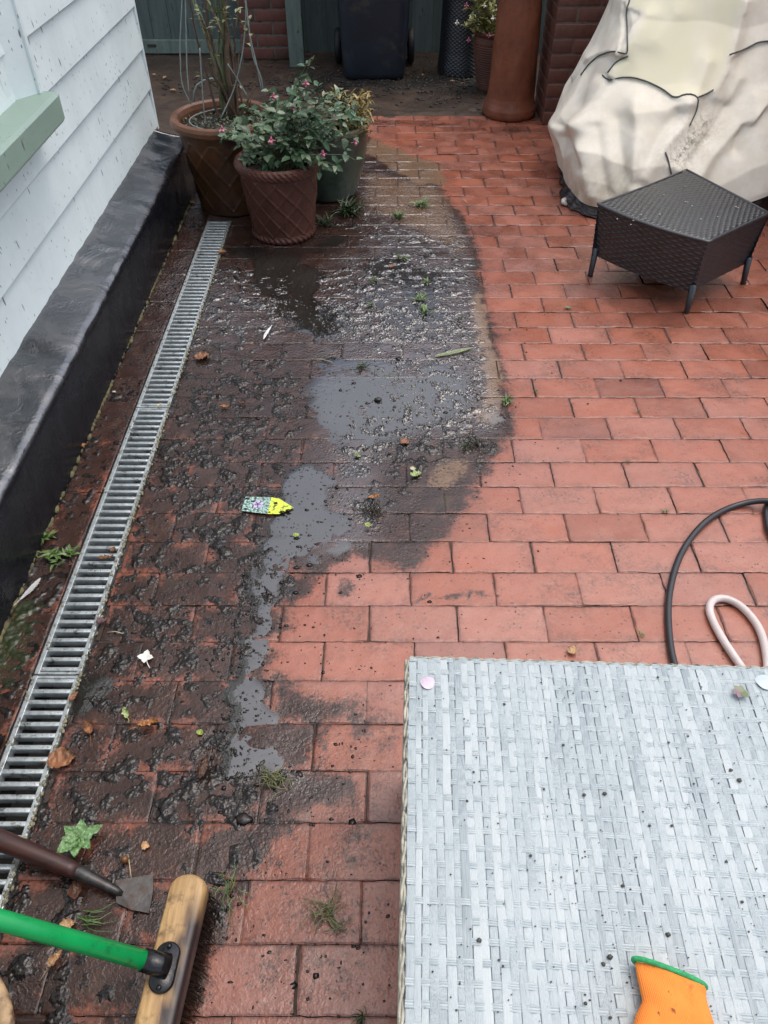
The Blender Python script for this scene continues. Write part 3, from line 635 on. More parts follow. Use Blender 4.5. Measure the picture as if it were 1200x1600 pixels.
def woven_planter():
    e = empty('woven_planter', (.50, 5.60, 0), 'tall black woven planter in the corner between bin and ribbed pot', 'planter')
    n = 300; zs = np.linspace(0, .62, 190); th = np.linspace(0, 2*np.pi, n, endpoint=False); T, Z = np.meshgrid(th, zs); r0 = np.interp(zs, [0, .04, .12, .4, .62], [.150, .150, .142, .136, .15])[:, None]
    r = r0+woven_heights(T*.142, Z, .016, .0105, .004)
    V = np.stack([.50+r*np.cos(T), 5.60+r*np.sin(T), Z], -1).reshape(-1, 3); build('body', V, grid_faces(len(zs), n, True)[:, ::-1], M_WICK, e)
    lathe('rim', [(.13,.61),(.14,.63),(.155,.635),(.162,.62),(.155,.605)], (.50, 5.60, 0), M_WICK, e, 60)
    lathe('soil', [(.001,.57),(.14,.57)], (.50, 5.60, 0), M_JOINT, e, 40)
woven_planter()
def mat_terracotta(name, c1, c2, c3, rough=.5):
    m = Mat(name); n = m.noise(7, 6, .65, m.obj); n2 = m.noise(50, 5, .65, m.obj)
    c = m.ramp(n, [(.28, c2), (.5, c1), (.75, c3)]); c = m.mix(m.step(n2, .5, .75, 0, .5), c, tuple(x*.5 for x in c1)); v = m.noise(14, 5, .7, m.scale(m.obj, (1, 1, .15)))
    c = m.mix(m.step(v, .52, .72, 0, .55), c, tuple(x*.45 for x in c2))
    return m.out(c, m.lerp(n2, rough*.6, rough), m.bump(m.noise(120, 5, .65, m.obj), .35, .0018), .32)
M_TC1 = mat_terracotta('brown_glazed_terracotta', (.070,.032,.016), (.032,.018,.011), (.125,.055,.024), .38)
M_TC2 = mat_terracotta('dark_red_terracotta', (.090,.033,.022), (.052,.021,.015), (.13,.048,.032), .6)
M_TC3 = mat_terracotta('orange_terracotta', (.205,.070,.036), (.12,.045,.026), (.27,.098,.055), .5)
M_TC4 = mat_terracotta('dull_terracotta', (.115,.048,.03), (.075,.034,.024), (.15,.064,.042), .6)
M_RIM = mat_terracotta('terracotta_rim', (.165,.075,.042), (.09,.045,.028), (.23,.11,.065), .5)
M_SOIL = mat_simple('pot_soil', (.028,.020,.014), .85, .5, 60, .9, 90, .006)
def lattice(n, k, depth, z0, z1, h=None):
    def f(t, z, kk):
        a = t*n/(2*np.pi); b = (z-z0)*k
        d1 = np.abs(((a+b) % 1)-.5); d2 = np.abs(((a-b) % 1)-.5)
        rel = np.clip(1-d1/.11, 0, 1)**.7+np.clip(1-d2/.11, 0, 1)**.7
        return depth*np.clip(rel, 0, 1.3)*(z > z0)*(z < z1)
    return f
def chimney_pot():
    e = empty('chimney_pot', (.715, 4.745, 0), 'tall orange clay chimney pot with a flared foot standing at the brick wall end', 'chimney pot')
    pr = [(.10,-.002),(.138,.0),(.148,.006),(.152,.02),(.150,.045),(.143,.062),(.138,.075),(.132,.10),(.127,.2),(.120,.4),(.115,.58),(.110,.8),(.112,.82),(.128,.835),(.13,.86),(.116,.875),(.108,.95),(.125,.97),(.125,.985),(.108,.99),(.098,.97),(.098,.5)]
    nz = np.random.default_rng(5).normal(size=400)
    lathe('pot_body', pr, (.715, 4.745, 0), M_TC3, e, 110, lambda t, z, k: .0012*np.sin(z*420)*(z > .1)*(z < .8)*.4+.0016*np.sin(3*t+z*9)+.0012*np.sin(7*t-z*23), m=200)
chimney_pot()
def small_pot():
    e = empty('ribbed_pot', (.665, 5.235, 0), 'small ribbed terracotta pot half hidden behind the clay chimney pot', 'plant pot')
    lathe('pot_body', [(.06,0),(.088,0),(.092,.01),(.112,.12),(.130,.21),(.137,.26),(.134,.285),(.125,.292),(.136,.30),(.139,.312),(.128,.316),(.120,.30),(.12,.27)], (.665, 5.235, 0), M_TC4, e, 90, lambda t, z, k: .0018*np.sin(z*2*np.pi/.0125)*(z > .02)*(z < .25), m=190)
    lathe('soil', [(.001,.285),(.122,.28)], (.665, 5.235, 0), M_SOIL, e, 30)
small_pot()
def glazed_pots():
    c = (-.685, 3.500, 0); e = empty('plant_pot', c, 'largest pot, brown glazed with a lattice pattern and pale rim, holding the tall bare canes', 'plant pot')
    lathe('pot_body', [(.09,0),(.146,0),(.150,.006),(.150,.02),(.158,.10),(.176,.23),(.190,.325),(.192,.335)], c, M_TC1, e, 240, lattice(11, 8.5, .0042, .02, .31), m=130)
    lathe('rim', [(.190,.333),(.205,.338),(.218,.350),(.221,.366),(.214,.380),(.200,.385),(.188,.378),(.181,.36),(.175,.30)], c, M_RIM, e, 140, m=40)
    lathe('soil', [(.001,.340),(.1,.338),(.184,.330)], c, M_SOIL, e, 60, m=20)
    c = (-.428, 3.205, 0); e = empty('plant_pot', c, 'dark red terracotta pot with lattice pattern and rope rim, in front of the other pots', 'plant pot')
    rope = lambda t, z, k: (lattice(12, 11.5, .0042, .03, .262)(t, z, k) + .0030*np.sin(t*34+z*200)*((z < .026)*(z > .003)) + .0020*np.sin(t*46+z*260)*(z > .272)*(z < .312))
    lathe('pot_body', [(.09,0),(.120,0),(.132,.004),(.136,.014),(.131,.026),(.129,.032),(.136,.09),(.148,.18),(.157,.262),(.158,.268)], c, M_TC2, e, 260, rope, m=150)
    lathe('rim', [(.157,.266),(.166,.270),(.173,.28),(.176,.293),(.172,.306),(.162,.312),(.150,.308),(.144,.29),(.140,.22)], c, M_TC2, e, 260, lambda t, z, k: .0022*np.sin(t*46+z*260)*(z > .268)*(z < .311), m=44)
    lathe('soil', [(.001,.262),(.145,.25)], c, M_SOIL, e, 50, m=16)
    c = (-.262, 3.635, 0); e = empty('plant_pot', c, 'round dark green glazed pot with speckles, behind the red terracotta pot', 'plant pot')
    m = Mat('green_glaze'); n = m.noise(60, 5, .65, m.obj); cc = m.ramp(m.noise(9, 5, .6, m.obj), [(.3, (.022,.036,.024)), (.7, (.05,.075,.05))]); cc = m.mix(m.step(n, .55, .62, 0, .8), cc, (.018,.02,.014))
    gm = m.out(cc, .28, m.bump(n, .5, .0016), .6)
    lathe('pot_body', [(.08,0),(.125,0),(.133,.008),(.150,.06),(.172,.14),(.188,.22),(.193,.27),(.192,.293)], c, gm, e, 120, lambda t, z, k: .0012*np.sin(3*t+z*20), m=60)
    lathe('rim', [(.192,.292),(.200,.300),(.203,.31),(.198,.318),(.187,.318),(.180,.308),(.176,.28)], c, mat_terracotta('worn_glaze_rim', (.16,.14,.085), (.09,.085,.055), (.26,.22,.14), .4), e, 100, m=30)
    lathe('soil', [(.001,.285),(.18,.28)], c, M_SOIL, e, 40, m=12)
glazed_pots()

# ------------------------------------------------------------------ plants
M_STEM = mat_simple('brown_cane', (.085,.05,.03), .6, .4, 30, .5, 150); M_GSTEM = mat_simple('green_cane', (.09,.105,.045), .55, .4, 30, .4, 150)
M_FUCH = mat_leaf('grey_green_leaf', [(.022,.048,.022), (.045,.095,.045), (.09,.16,.085), (.06,.115,.05), (.15,.19,.11)], .34, .42)
M_YEL = mat_leaf('yellow_leaf', [(.20,.13,.02), (.27,.19,.035), (.33,.24,.05), (.17,.15,.03)], .4); M_LGREEN = mat_leaf('fresh_leaf', [(.07,.14,.03), (.12,.20,.045), (.17,.26,.07)], .35)
M_PINK = mat_leaf('pink_petal', [(.48,.12,.20), (.55,.25,.28), (.50,.14,.25)], .45, .4); M_PALE = mat_leaf('pale_petal', [(.75,.66,.62), (.8,.75,.7)], .5); M_COVERG = mat_leaf('small_groundcover', [(.035,.055,.022), (.06,.085,.035), (.10,.12,.06)], .4)
M_DRY = mat_leaf('dry_leaf', [(.17,.065,.02), (.24,.10,.035), (.30,.15,.055)], .45)
def rdir(up=.0):
    a = rnd.uniform(0, 2*math.pi); z = rnd.uniform(-.6+up, 1); s = math.sqrt(max(0, 1-min(1, abs(z))**2)); return Vector((s*math.cos(a), s*math.sin(a), z))
def curve(p0, p1, sag=.0, n=7, jit=.0):
    p0, p1 = Vector(p0), Vector(p1); L = (p1-p0).length; out = []
    for i in range(n):
        t = i/(n-1); q = p0.lerp(p1, t)+Vector((0, 0, 4*sag*t*(1-t)))
        if 0 < i < n-1: q += Vector((rnd.gauss(0, jit), rnd.gauss(0, jit), rnd.gauss(0, jit*.5)))
        out.append(q)
    return out
def flower_fuchsia(p, parent, mat):
    m = MB(); p = Vector(p); m.tube([p+Vector((0, 0, .014)), p+Vector((0, 0, .006)), p], [.0012, .004, .005], 7)
    for k in range(4):
        a = k*math.pi/2+rnd.random(); d = Vector((math.cos(a), math.sin(a), -.5)); m.leaf(p+Vector((0, 0, .002)), d, (0, 0, 1), .019, .010, .1, -.2, rnd.random())
    for k in range(4):
        a = k*math.pi/2+.7; d = Vector((.35*math.cos(a), .35*math.sin(a), -1)); m.leaf(p, d, (math.cos(a), math.sin(a), 0), .015, .012, .2, .1, rnd.random())
    m.build('flower', mat, parent)
def fuchsia():
    e = empty('fuchsia', (-.428, 3.205, .262), 'bushy grey-green fuchsia with pink flowers overflowing the red terracotta pot', 'plant')
    lf = MB(); st = MB(); base = Vector((-.428, 3.205, .262)); tips = []
    targets = []
    while len(targets) < 108:
        u, v = rnd.uniform(345, 565), rnd.uniform(125, 272)
        cu, cv = (u-460)/105, (v-205)/78
        if cu*cu+cv*cv > 1+.5*rnd.random()**3 or (u < 400 and v < 165): continue
        y = 3.20+rnd.uniform(-.16, .22)+.10*(205-v)/78; p = aty(u, v, y)
        if p[2] < .24 and math.hypot(p[0]+.428, y-3.205) < .19: continue
        if p[2] < .2: continue
        targets.append(Vector(p))
    targets += [Vector(aty(490, 92, 3.28)), Vector(aty(482, 105, 3.27)), Vector(aty(470, 130, 3.25)), Vector(aty(372, 210, 3.02)), Vector(aty(356, 212, 3.02)), Vector(aty(520, 262, 3.08)), Vector(aty(500, 268, 3.06)), Vector(aty(552, 215, 3.28))]
    for T in targets:
        b = base+Vector((rnd.uniform(-.07, .07), rnd.uniform(-.07, .07), 0)); P = curve(b, T, .05, 9, .006)
        st.tube(P, [.0028-.0021*i/8 for i in range(9)], 5, False)
        for i in range(3, 9):
            for s in (1, -1, .3):
                if rnd.random() < .30+.05*i:
                    d = (P[min(i+1, 8)]-P[i-1]).normalized(); sd = d.cross(Vector((0, 0, 1))); sd = sd if sd.length > .01 else Vector((1, 0, 0))
                    dd = (sd.normalized()*s+d*.6+Vector((rnd.gauss(0, .35), rnd.gauss(0, .35), rnd.gauss(.0, .3)))).normalized()
                    L = rnd.uniform(.024, .046)*(1.05 if i < 8 else .8); lf.leaf(P[i]+dd*.004, dd, (rnd.gauss(0, .3), rnd.gauss(-.3, .3), 1), L, L*rnd.uniform(.48, .66), .3, rnd.uniform(.0, .35), rnd.random())
    lf.build('foliage', M_FUCH, e); st.build('stems', M_GSTEM, e)
    for u, v, y in ((428, 150, 3.2), (459, 168, 3.12), (424, 219, 3.0), (555, 222, 3.20), (522, 185, 3.12), (347, 202, 3.05), (478, 130, 3.2), (505, 240, 3.04)): flower_fuchsia(aty(u, v, y), e, M_PINK)
fuchsia()
def yellow_plant():
    c = Vector((-.20, 3.60, .285)); e = empty('yellow_shrub', c, 'yellow-leaved shrub growing in the green glazed pot', 'plant'); lf = MB(); st = MB()
    for k in range(64):
        u, v = rnd.uniform(512, 580), rnd.uniform(142, 208); y = 3.56+rnd.uniform(-.10, .14); T = Vector(aty(u, v, y))
        if T.z < .3: T.z = .31
        P = curve(c+Vector((rnd.uniform(-.05, .05), rnd.uniform(-.05, .05), 0)), T, .01, 6, .004); st.tube(P, [.002, .002, .0017, .0014, .0012, .0008], 5, False)
        for i in range(2, 6):
            for q in range(4):
                d = rdir(.1); L = rnd.uniform(.022, .042); lf.leaf(P[i], d, (0, 0, 1), L, L*.3, .3, .35, rnd.random())
    lf.build('foliage', M_YEL, e); st.build('stems', M_STEM, e)
    g2 = MB()
    for k in range(60):
        u, v = rnd.uniform(505, 540), rnd.uniform(140, 170); p = Vector(aty(u, v, 3.55+rnd.uniform(-.05, .05))); d = rdir(.2); L = rnd.uniform(.02, .04); g2.leaf(p, d, (0, 0, 1), L, L*.5, .3, .2, rnd.random())
    g2.build('green_shoots', mat_leaf('pale_shoot', [(.10,.14,.08), (.2,.24,.14), (.3,.33,.2)]), e)
yellow_plant()
def tall_shrub():
    b = Vector((-.60, 3.48, .335)); e = empty('tall_shrub', b, 'tall shrub of nearly bare brown and green canes in the largest pot', 'plant')
    st = MB(); gs = MB(); lf = MB()
    canes = [((370,186),(352,60),(325,0),3), ((372,186),(345,110),(308,10),3), ((365,187),(357,120),(352,0),5), ((366,185),(338,130),(330,100),2.2), ((360,186),(350,100),(347,0),4), ((372,188),(340,120),(318,40),3.2), ((372,188),(362,80),(338,-20),2.5), ((352,188),(335,90),(300,0),2.2), ((380,187),(372,100),(385,40),1.6), ((344,190),(312,80),(295,0),1.8), ((374,186),(356,150),(312,115),1.5), ((362,186),(330,60),(318,-10),2.6), ((358,184),(368,70),(372,0),2), ((350,182),(343,100),(339,0),3), ((384,186),(391,160),(398,130),1.3)]
    for i, (a, m, t, w) in enumerate(canes):
        y0 = 3.44+rnd.uniform(-.04, .06); A = Vector(g(a[0], a[1], .335)); B = Vector(aty(m[0], m[1], A.y+rnd.uniform(-.02, .06))); D = Vector(aty(t[0], t[1], A.y+rnd.uniform(-.04, .10)))
        D2 = D+(D-B)*(.9 if t[1] <= 10 else .12); P = []
        for q in range(22):
            s = q/21*2.6; p = A.lerp(B, s) if s < 1 else (B.lerp(D, s-1) if s < 2 else D.lerp(D2, (s-2)/.6)); P.append(p+Vector((rnd.gauss(0, .0045), rnd.gauss(0, .0045), 0)))
        P = [P[0]]+[(P[k-1]+P[k]*2+P[k+1])/4 for k in range(1, 21)]+[P[-1]]
        w *= .0018; (st if (i % 3 != 1) else gs).tube(P, [w*1.5*(1-.55*k/21)*(1+.12*rnd.random()) for k in range(22)], 7)
        for q in range(4, 21):
            if rnd.random() < .55:
                d = rdir(.5); L = rnd.uniform(.015, .05); T = P[q]+d*L; gs.tube([P[q], P[q].lerp(T, .5)+Vector((0, 0, .004)), T], [w*.4, w*.3, w*.2], 4)
                if rnd.random() < .30: lf.leaf(T, d, (0, 0, 1), rnd.uniform(.02, .035), .014, .3, .2, rnd.random())
    for u, v in ((311, 20), (330, 24), (345, 16), (350, 30), (332, 38), (366, 4), (372, 12), (380, 40), (388, 50), (345, 14), (338, 32)):
        for _ in range(3): d = rdir(.2); lf.leaf(aty(u+rnd.uniform(-6, 6), v+rnd.uniform(-6, 6), 3.45), d, (0, 0, 1), rnd.uniform(.025, .04), .018, .3, .2, rnd.random())
    st.build('canes', M_STEM, e); gs.build('green_canes', M_GSTEM, e); lf.build('leaves', mat_leaf('cane_leaf', [(.12,.15,.04), (.22,.24,.06), (.10,.14,.09), (.3,.28,.08)]), e)
    gc = MB(); 
    for _ in range(520):
        a, r = rnd.uniform(0, 6.283), .18*math.sqrt(rnd.random()); p = Vector((-.685+r*math.cos(a), 3.50+r*math.sin(a), .338+rnd.uniform(0, .018))); L = rnd.uniform(.008, .018); gc.leaf(p, rdir(.0), (0, 0, 1), L, L*.65, .2, .1, rnd.random())
    tag(gc.build('pot_groundcover', M_COVERG), 'low green ground cover on the soil of the largest pot', 'ground cover', kind='stuff')
tall_shrub()
def wire_support():
    c = Vector((-.685, 3.50, .345)); e = empty('wire_support', c, 'pale wire plant support with hoops standing in the largest pot', 'plant support'); M_W = mat_simple('pale_wire', (.22,.255,.24), .4, .2, 30, 0)
    top = Vector((-.62, 3.50, 1.35)); h = MB(); r = .152
    h.tube([(c.x+r*math.cos(t)+.015, c.y+r*math.sin(t)-.012, c.z+.018+.004*math.sin(2*t)) for t in np.linspace(0, 2*math.pi, 49)], .0032, 7); h.build('hoop', M_W, e)
    h = MB(); h.tube([Vector(aty(u, v, 3.72)) for u, v in ((303,160),(303,145),(308,133),(318,126),(330,123),(342,123))], .0045, 8); h.build('hoop', M_W, e)
    for px in (((283,30),(281,70),(283,130),(298,163)), ((290,20),(291,60),(292,110),(296,150)), ((384,-10),(384,40),(378,90),(366,140),(345,185)), ((383,0),(388,40),(395,90),(408,120),(411,142)), ((385,10),(391,60),(402,105),(409,142)), ((312,75),(315,120),(318,170),(322,192)), ((356,100),(375,130),(386,150))):
        w = MB(); P = [Vector(aty(u, v, 3.42 if u < 360 else 3.46)) for u, v in px]; d = P[0]-P[1]; P = [P[0]+d.normalized()*.25]+P
        if px[0][1] > 40: P = P[1:]
        # smooth
        Q = []
        for i in range(len(P)-1):
            for k in range(4): Q.append(P[i].lerp(P[i+1], k/4))
        Q.append(P[-1]); Q = [Q[0]]+[(Q[k-1]+Q[k]+Q[k+1])/3 for k in range(1, len(Q)-1)]+[Q[-1]]
        w.tube(Q, .0027, 6); w.build('wire', M_W, e)
wire_support()
def small_pot_plant():
    c = Vector((.665, 5.235, .285)); e = empty('trailing_flowers', c, 'yellow-green plant with red and white flowers in the ribbed pot', 'plant'); st = MB(); lf = MB()
    for k in range(44):
        u, v = rnd.uniform(722, 775), rnd.uniform(0, 55)
        if k < 12: u, v = rnd.uniform(725, 765), rnd.uniform(-40, 5)
        T = Vector(aty(u, v, 5.16+rnd.uniform(-.07, .1))); P = curve(c+Vector((rnd.uniform(-.06, .04), rnd.uniform(-.06, .06), 0)), T, .03, 6, .004); st.tube(P, [.0024, .0022, .002, .0016, .0013, .001], 5, False)
        for i in range(2, 6):
            for q in range(3): d = rdir(.1); L = rnd.uniform(.02, .042); lf.leaf(P[i], d, (0, 0, 1), L, L*.6, .3, .2, rnd.random())
    st.build('stems', mat_simple('yellow_stem', (.26,.25,.09), .5), e); lf.build('foliage', mat_leaf('yellow_green_leaf', [(.14,.17,.03), (.24,.25,.06), (.30,.30,.09), (.36,.34,.14)]), e)
    for u, v, m in ((729, 8, M_PINK), (732, 62, M_PINK), (764, 55, M_PINK), (714, 35, M_PALE), (757, 8, M_PALE), (770, 28, M_PALE)): flower_fuchsia(aty(u, v, 5.10), e, m)
small_pot_plant()

# ------------------------------------------------------------------ cream furniture cover
def seg_dist(Q, poly):
    """distance of 2-D points to a polyline, signed by side"""
    best = np.full(len(Q), 1e9); sg = np.zeros(len(Q))
    for a, b in zip(poly[:-1], poly[1:]):
        a = np.array(a, float); b = np.array(b, float); d = b-a; L = d@d; t = np.clip(((Q-a)@d)/L, 0, 1); p = a+t[:, None]*d; r = Q-p; e = np.hypot(r[:, 0], r[:, 1])
        s = np.sign(d[0]*r[:, 1]-d[1]*r[:, 0]); m = e < best; best[m] = e[m]; sg[m] = s[m]
    return best, sg
def on_mesh(o, pts, lift=.003):
    T = BVHTree.FromPolygons([v.co+o.matrix_basis.translation+(o.parent.matrix_basis.translation if o.parent else Vector()) for v in o.data.vertices], [p.vertices[:] for p in o.data.polygons]); out = []
    for u, v in pts:
        d = Vector(ray(u, v)).normalized(); h, n, i, dist = T.ray_cast(Vector(_C), d)
        if h is not None: out.append(h+(n if n.dot(d) < 0 else -n)*lift)
    return out
def dense(px, step=5):
    out = []
    for a, b in zip(px[:-1], px[1:]):
        n = max(1, int(math.hypot(b[0]-a[0], b[1]-a[1])/step))
        out += [(a[0]+(b[0]-a[0])*k/n, a[1]+(b[1]-a[1])*k/n) for k in range(n)]
    return out+[px[-1]]
def cover():
    e = empty('furniture_cover', (1.36, 3.75, 0), 'cream fabric furniture cover with dark grey piping and a brown skirt', 'cover')
    na, nsx = 420, 260; th = np.linspace(0, 2*np.pi, na, endpoint=False)
    zk = [0.035, .10, .20, .30, .45, .65, .85, 1.05, 1.15, 1.19, 1.20]
    cx = [1.355, 1.350, 1.340, 1.360, 1.420, 1.480, 1.520, 1.55, 1.56, 1.57, 1.57]; cy = [3.705, 3.735, 3.795, 3.865, 3.97, 4.08, 4.15, 4.19, 4.20, 4.2, 4.2]
    rx = [.500, .512, .522, .505, .470, .44, .42, .40, .36, .26, .02]; ry = [.42, .432, .44, .41, .34, .27, .22, .18, .15, .10, .01]
    def ring(z): return [np.interp(z, zk, k) for k in (cx, cy, rx, ry)]
    # hem is low at the front left and lifts at the right
    tt = np.linspace(0, 1, nsx); ca, sa = np.cos(th), np.sin(th)
    hem = .048+.045*np.clip(ca, 0, 1)+.10*np.clip(ca*1.7-.6, 0, 1)+.018*np.sin(5*th+1)*np.clip(.3+ca, 0, 1)
    Z = hem[None]+(1.2-hem[None])*(tt[:, None]**1.0); c0, c1, r0, r1 = ring(np.clip(Z+(.045*np.sin(4*th+1)+.03*np.sin(9*th+2))[None]*np.clip(1-tt[:, None]*1.5, 0, 1), .04, 1.2))
    p = (4.2-1.9*np.clip(tt*1.6, 0, 1))[:, None]; rr = (np.abs(ca)[None]**p+np.abs(sa)[None]**p)**(-1/p)
    D = np.zeros_like(Z); n1 = band(Z.shape, 20, 70, 601, 2.6)
    fold = np.sin(th*9+1.3*np.sin(th*3)+tt[:, None]*5)*.007*(1-tt[:, None])
    D = fold+n1*.0008
    def xyz(D): return np.stack([c0+(r0*rr+D)*ca, c1+(r1*rr+D)*sa, Z], -1)
    P = xyz(D); Q = proj(P.reshape(-1, 3)); d2 = np.zeros(len(Q))
    for px, w, amp in [
        ([(985,0),(1000,40),(985,85)], 14, .012), ([(1020,20),(1000,60),(960,105),(930,150),(905,190)], 12, .02), ([(905,190),(880,200)], 16, .02),
        ([(930,92),(905,150),(880,195)], 10, .012), ([(950,128),(915,165),(890,195)], 7, -.020), ([(980,88),(960,100),(947,118)], 7, -.016),
        ([(1000,170),(1040,170),(1075,152)], 14, .014), ([(1000,155),(1000,200),(992,260),(990,295)], 13, .020), ([(960,190),(965,230),(975,270)], 14, -.016), ([(1075,155),(1070,190),(1040,225),(1010,275)], 11, .016), ([(1060,175),(1030,215),(1000,285)], 8, -.012),
        ([(1105,95),(1085,150)], 12, .012), ([(1160,0),(1135,100),(1115,145)], 10, .018), ([(1200,150),(1150,190),(1110,240),(1090,275)], 10, .017), ([(1150,120),(1120,180),(1080,240),(1060,262)], 11, .015), ([(1130,165),(1100,215),(1075,250)], 8, -.014), ([(1162,200),(1158,215),(1155,235)], 8, -.02), ([(1175,150),(1165,200)], 9, .015),
        ([(905,230),(915,270),(925,305)], 10, .012), ([(930,200),(935,250),(945,300)], 9, -.012), ([(1030,60),(1060,20)], 18, .01), ([(890,215),(905,260)], 6, -.01)]:
        b, s = seg_dist(Q, px); d2 += 2.0*amp*(.62*np.exp(-(b/(w*1.35))**2)+.38*np.exp(-b/w))
    pan = inside([(985,-200),(985,10),(1010,20),(985,60),(962,100),(948,119),(975,121),(1000,124),(1030,138),(1056,152),(1075,146),(1092,151),(1115,140),(1130,110),(1145,60),(1165,-10),(1180,-200)], Q[:, 0], Q[:, 1])
    flap = inside([(985,-200),(985,0),(978,22),(981,50),(981,86),(955,81),(937,87),(920,102),(900,125),(860,100),(940,-200)], Q[:, 0], Q[:, 1]); right = inside([(1165,-200),(1160,0),(1145,60),(1135,88),(1165,76),(1204,64),(1400,0),(1400,-200)], Q[:, 0], Q[:, 1])
    d2 += blur((.011*pan+.016*flap+.008*right).reshape(Z.shape).astype(float), 1.0).ravel()
    vis = (sa < .35)[None] & np.ones_like(Z, bool); D = D+d2.reshape(Z.shape)*vis
    P = xyz(D); V = P.reshape(-1, 3); Q = proj(V); F = grid_faces(nsx, na, True)[:, ::-1]
    yel = inside([(985,-200),(985,10),(1010,20),(985,60),(962,100),(948,119),(975,121),(1000,124),(1030,138),(1056,152),(1075,146),(1092,151),(1115,140),(1130,110),(1145,60),(1165,-10),(1180,-200)], Q[:, 0], Q[:, 1])
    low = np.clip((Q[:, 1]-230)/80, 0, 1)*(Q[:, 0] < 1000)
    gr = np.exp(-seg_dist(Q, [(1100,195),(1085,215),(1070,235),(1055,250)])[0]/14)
    m = Mat('cream_fabric'); n = m.noise(12, 6, .65); y = m.attr('yel'); sp = m.noise(160, 3, .6)
    c = m.mix(m.step(n, .35, .7), (.70,.635,.515), (.79,.73,.615)); c = m.mix(m.math('MULTIPLY', y, m.step(m.noise(5, 4, .5, m.scale(m.obj, (1.6, 1, .5))), .2, .6, .45, 1.0)), c, (.69,.64,.45))
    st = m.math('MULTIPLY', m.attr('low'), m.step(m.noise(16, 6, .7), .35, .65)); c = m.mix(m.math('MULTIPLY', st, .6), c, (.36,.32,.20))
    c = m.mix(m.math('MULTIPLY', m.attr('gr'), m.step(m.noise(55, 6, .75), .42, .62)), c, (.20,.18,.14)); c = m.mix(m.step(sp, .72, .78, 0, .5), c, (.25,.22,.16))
    fab = m.out(c, .55, m.bump(m.noise(500, 2), .15, .0006), .4)
    b = blur(yel.reshape(Z.shape).astype(float), 1.2).ravel()
    cv = build('cover', V, F, fab, e, attrs={'yel': b, 'low': low, 'gr': gr})
    # brown skirt gathered underneath
    zz = np.linspace(0, 1, 26); k = 360; t2 = np.linspace(0, 2*np.pi, k, endpoint=False); he = np.interp(t2, th, hem, period=2*np.pi); Z2 = .008+(he[None]+.02)*zz[:, None]
    c_0, c_1, r_0, r_1 = ring(np.clip(Z2, .035, 1)); p = 4.2; prr = (np.abs(np.cos(t2))**p+np.abs(np.sin(t2))**p)**(-1/p)
    dd = -.026+.020*(1-zz[:, None])-.05*(1-zz[:, None])**2*np.clip(.25+np.cos(t2)*.9, 0, 1)+(1-.8*zz[:, None])*(.007*np.sin(t2*31+2*np.sin(t2*5))+.006*np.sin(t2*13))+.002*band((26, k), 3, 12, 605)+.050*np.exp(-((t2-3.55)/.40)**2)*(1-zz[:, None])
    V2 = np.stack([c_0+(r_0*prr+dd)*np.cos(t2), c_1+(r_1*prr+dd)*np.sin(t2), Z2], -1).reshape(-1, 3)
    build('skirt', V2, grid_faces(26, k, True)[:, ::-1], mat_simple('brown_nylon', (.028,.018,.016), .35, .3, 20, .4, 60, .003), e)
    M_PIPE = mat_simple('dark_grey_piping', (.075,.078,.075), .7, .3, 60, .3)
    for px in ([(986,-6),(979,18),(981,50),(980,85),(977,84),(955,80),(937,86),(920,101),(908,118)], [(981,88),(965,95),(958,103),(950,114)], [(942,118),(950,127),(968,121),(990,121),(1012,128),(1034,139),(1054,154),(1066,150),(1073,146),(1091,152),(1088,172),(1077,196)], [(1140,86),(1165,76),(1185,66),(1204,64)], [(1091,152),(1104,147),(1114,141)], [(1039,238),(1044,252),(1049,272)]):
        P = on_mesh(cv, dense(px), .0035)
        if len(P) > 3:
            P = [P[0]]+[(P[i-1]+P[i]+P[i+1])/3 for i in range(1, len(P)-1)]+[P[-1]]
            mb = MB(); mb.tube(P, .0030, 8); mb.build('piping', M_PIPE, e)
    M_CORD = mat_simple('pale_cord', (.55,.50,.43), .7, .3, 60, .4)
    k = MB(); c = g(881, 314, .018); k.blob(c, .016, (.8, 1, .8), .1, 0, 2); k.tube([c+np.array([.006,.012,.004]), c+np.array([-.006,-.014,-.002]), c+np.array([.012,-.024,-.008])], [.009,.011,.006]); k.build('toggle', M_CORD, e)
    k = MB(); k.tube([Vector(g(u, v, z)) for u, v, z in ((1128,274,.03),(1141,280,.012),(1150,285,.007),(1161,287,.006))], .005, 7); k.build('drawcord', M_CORD, e)
cover()

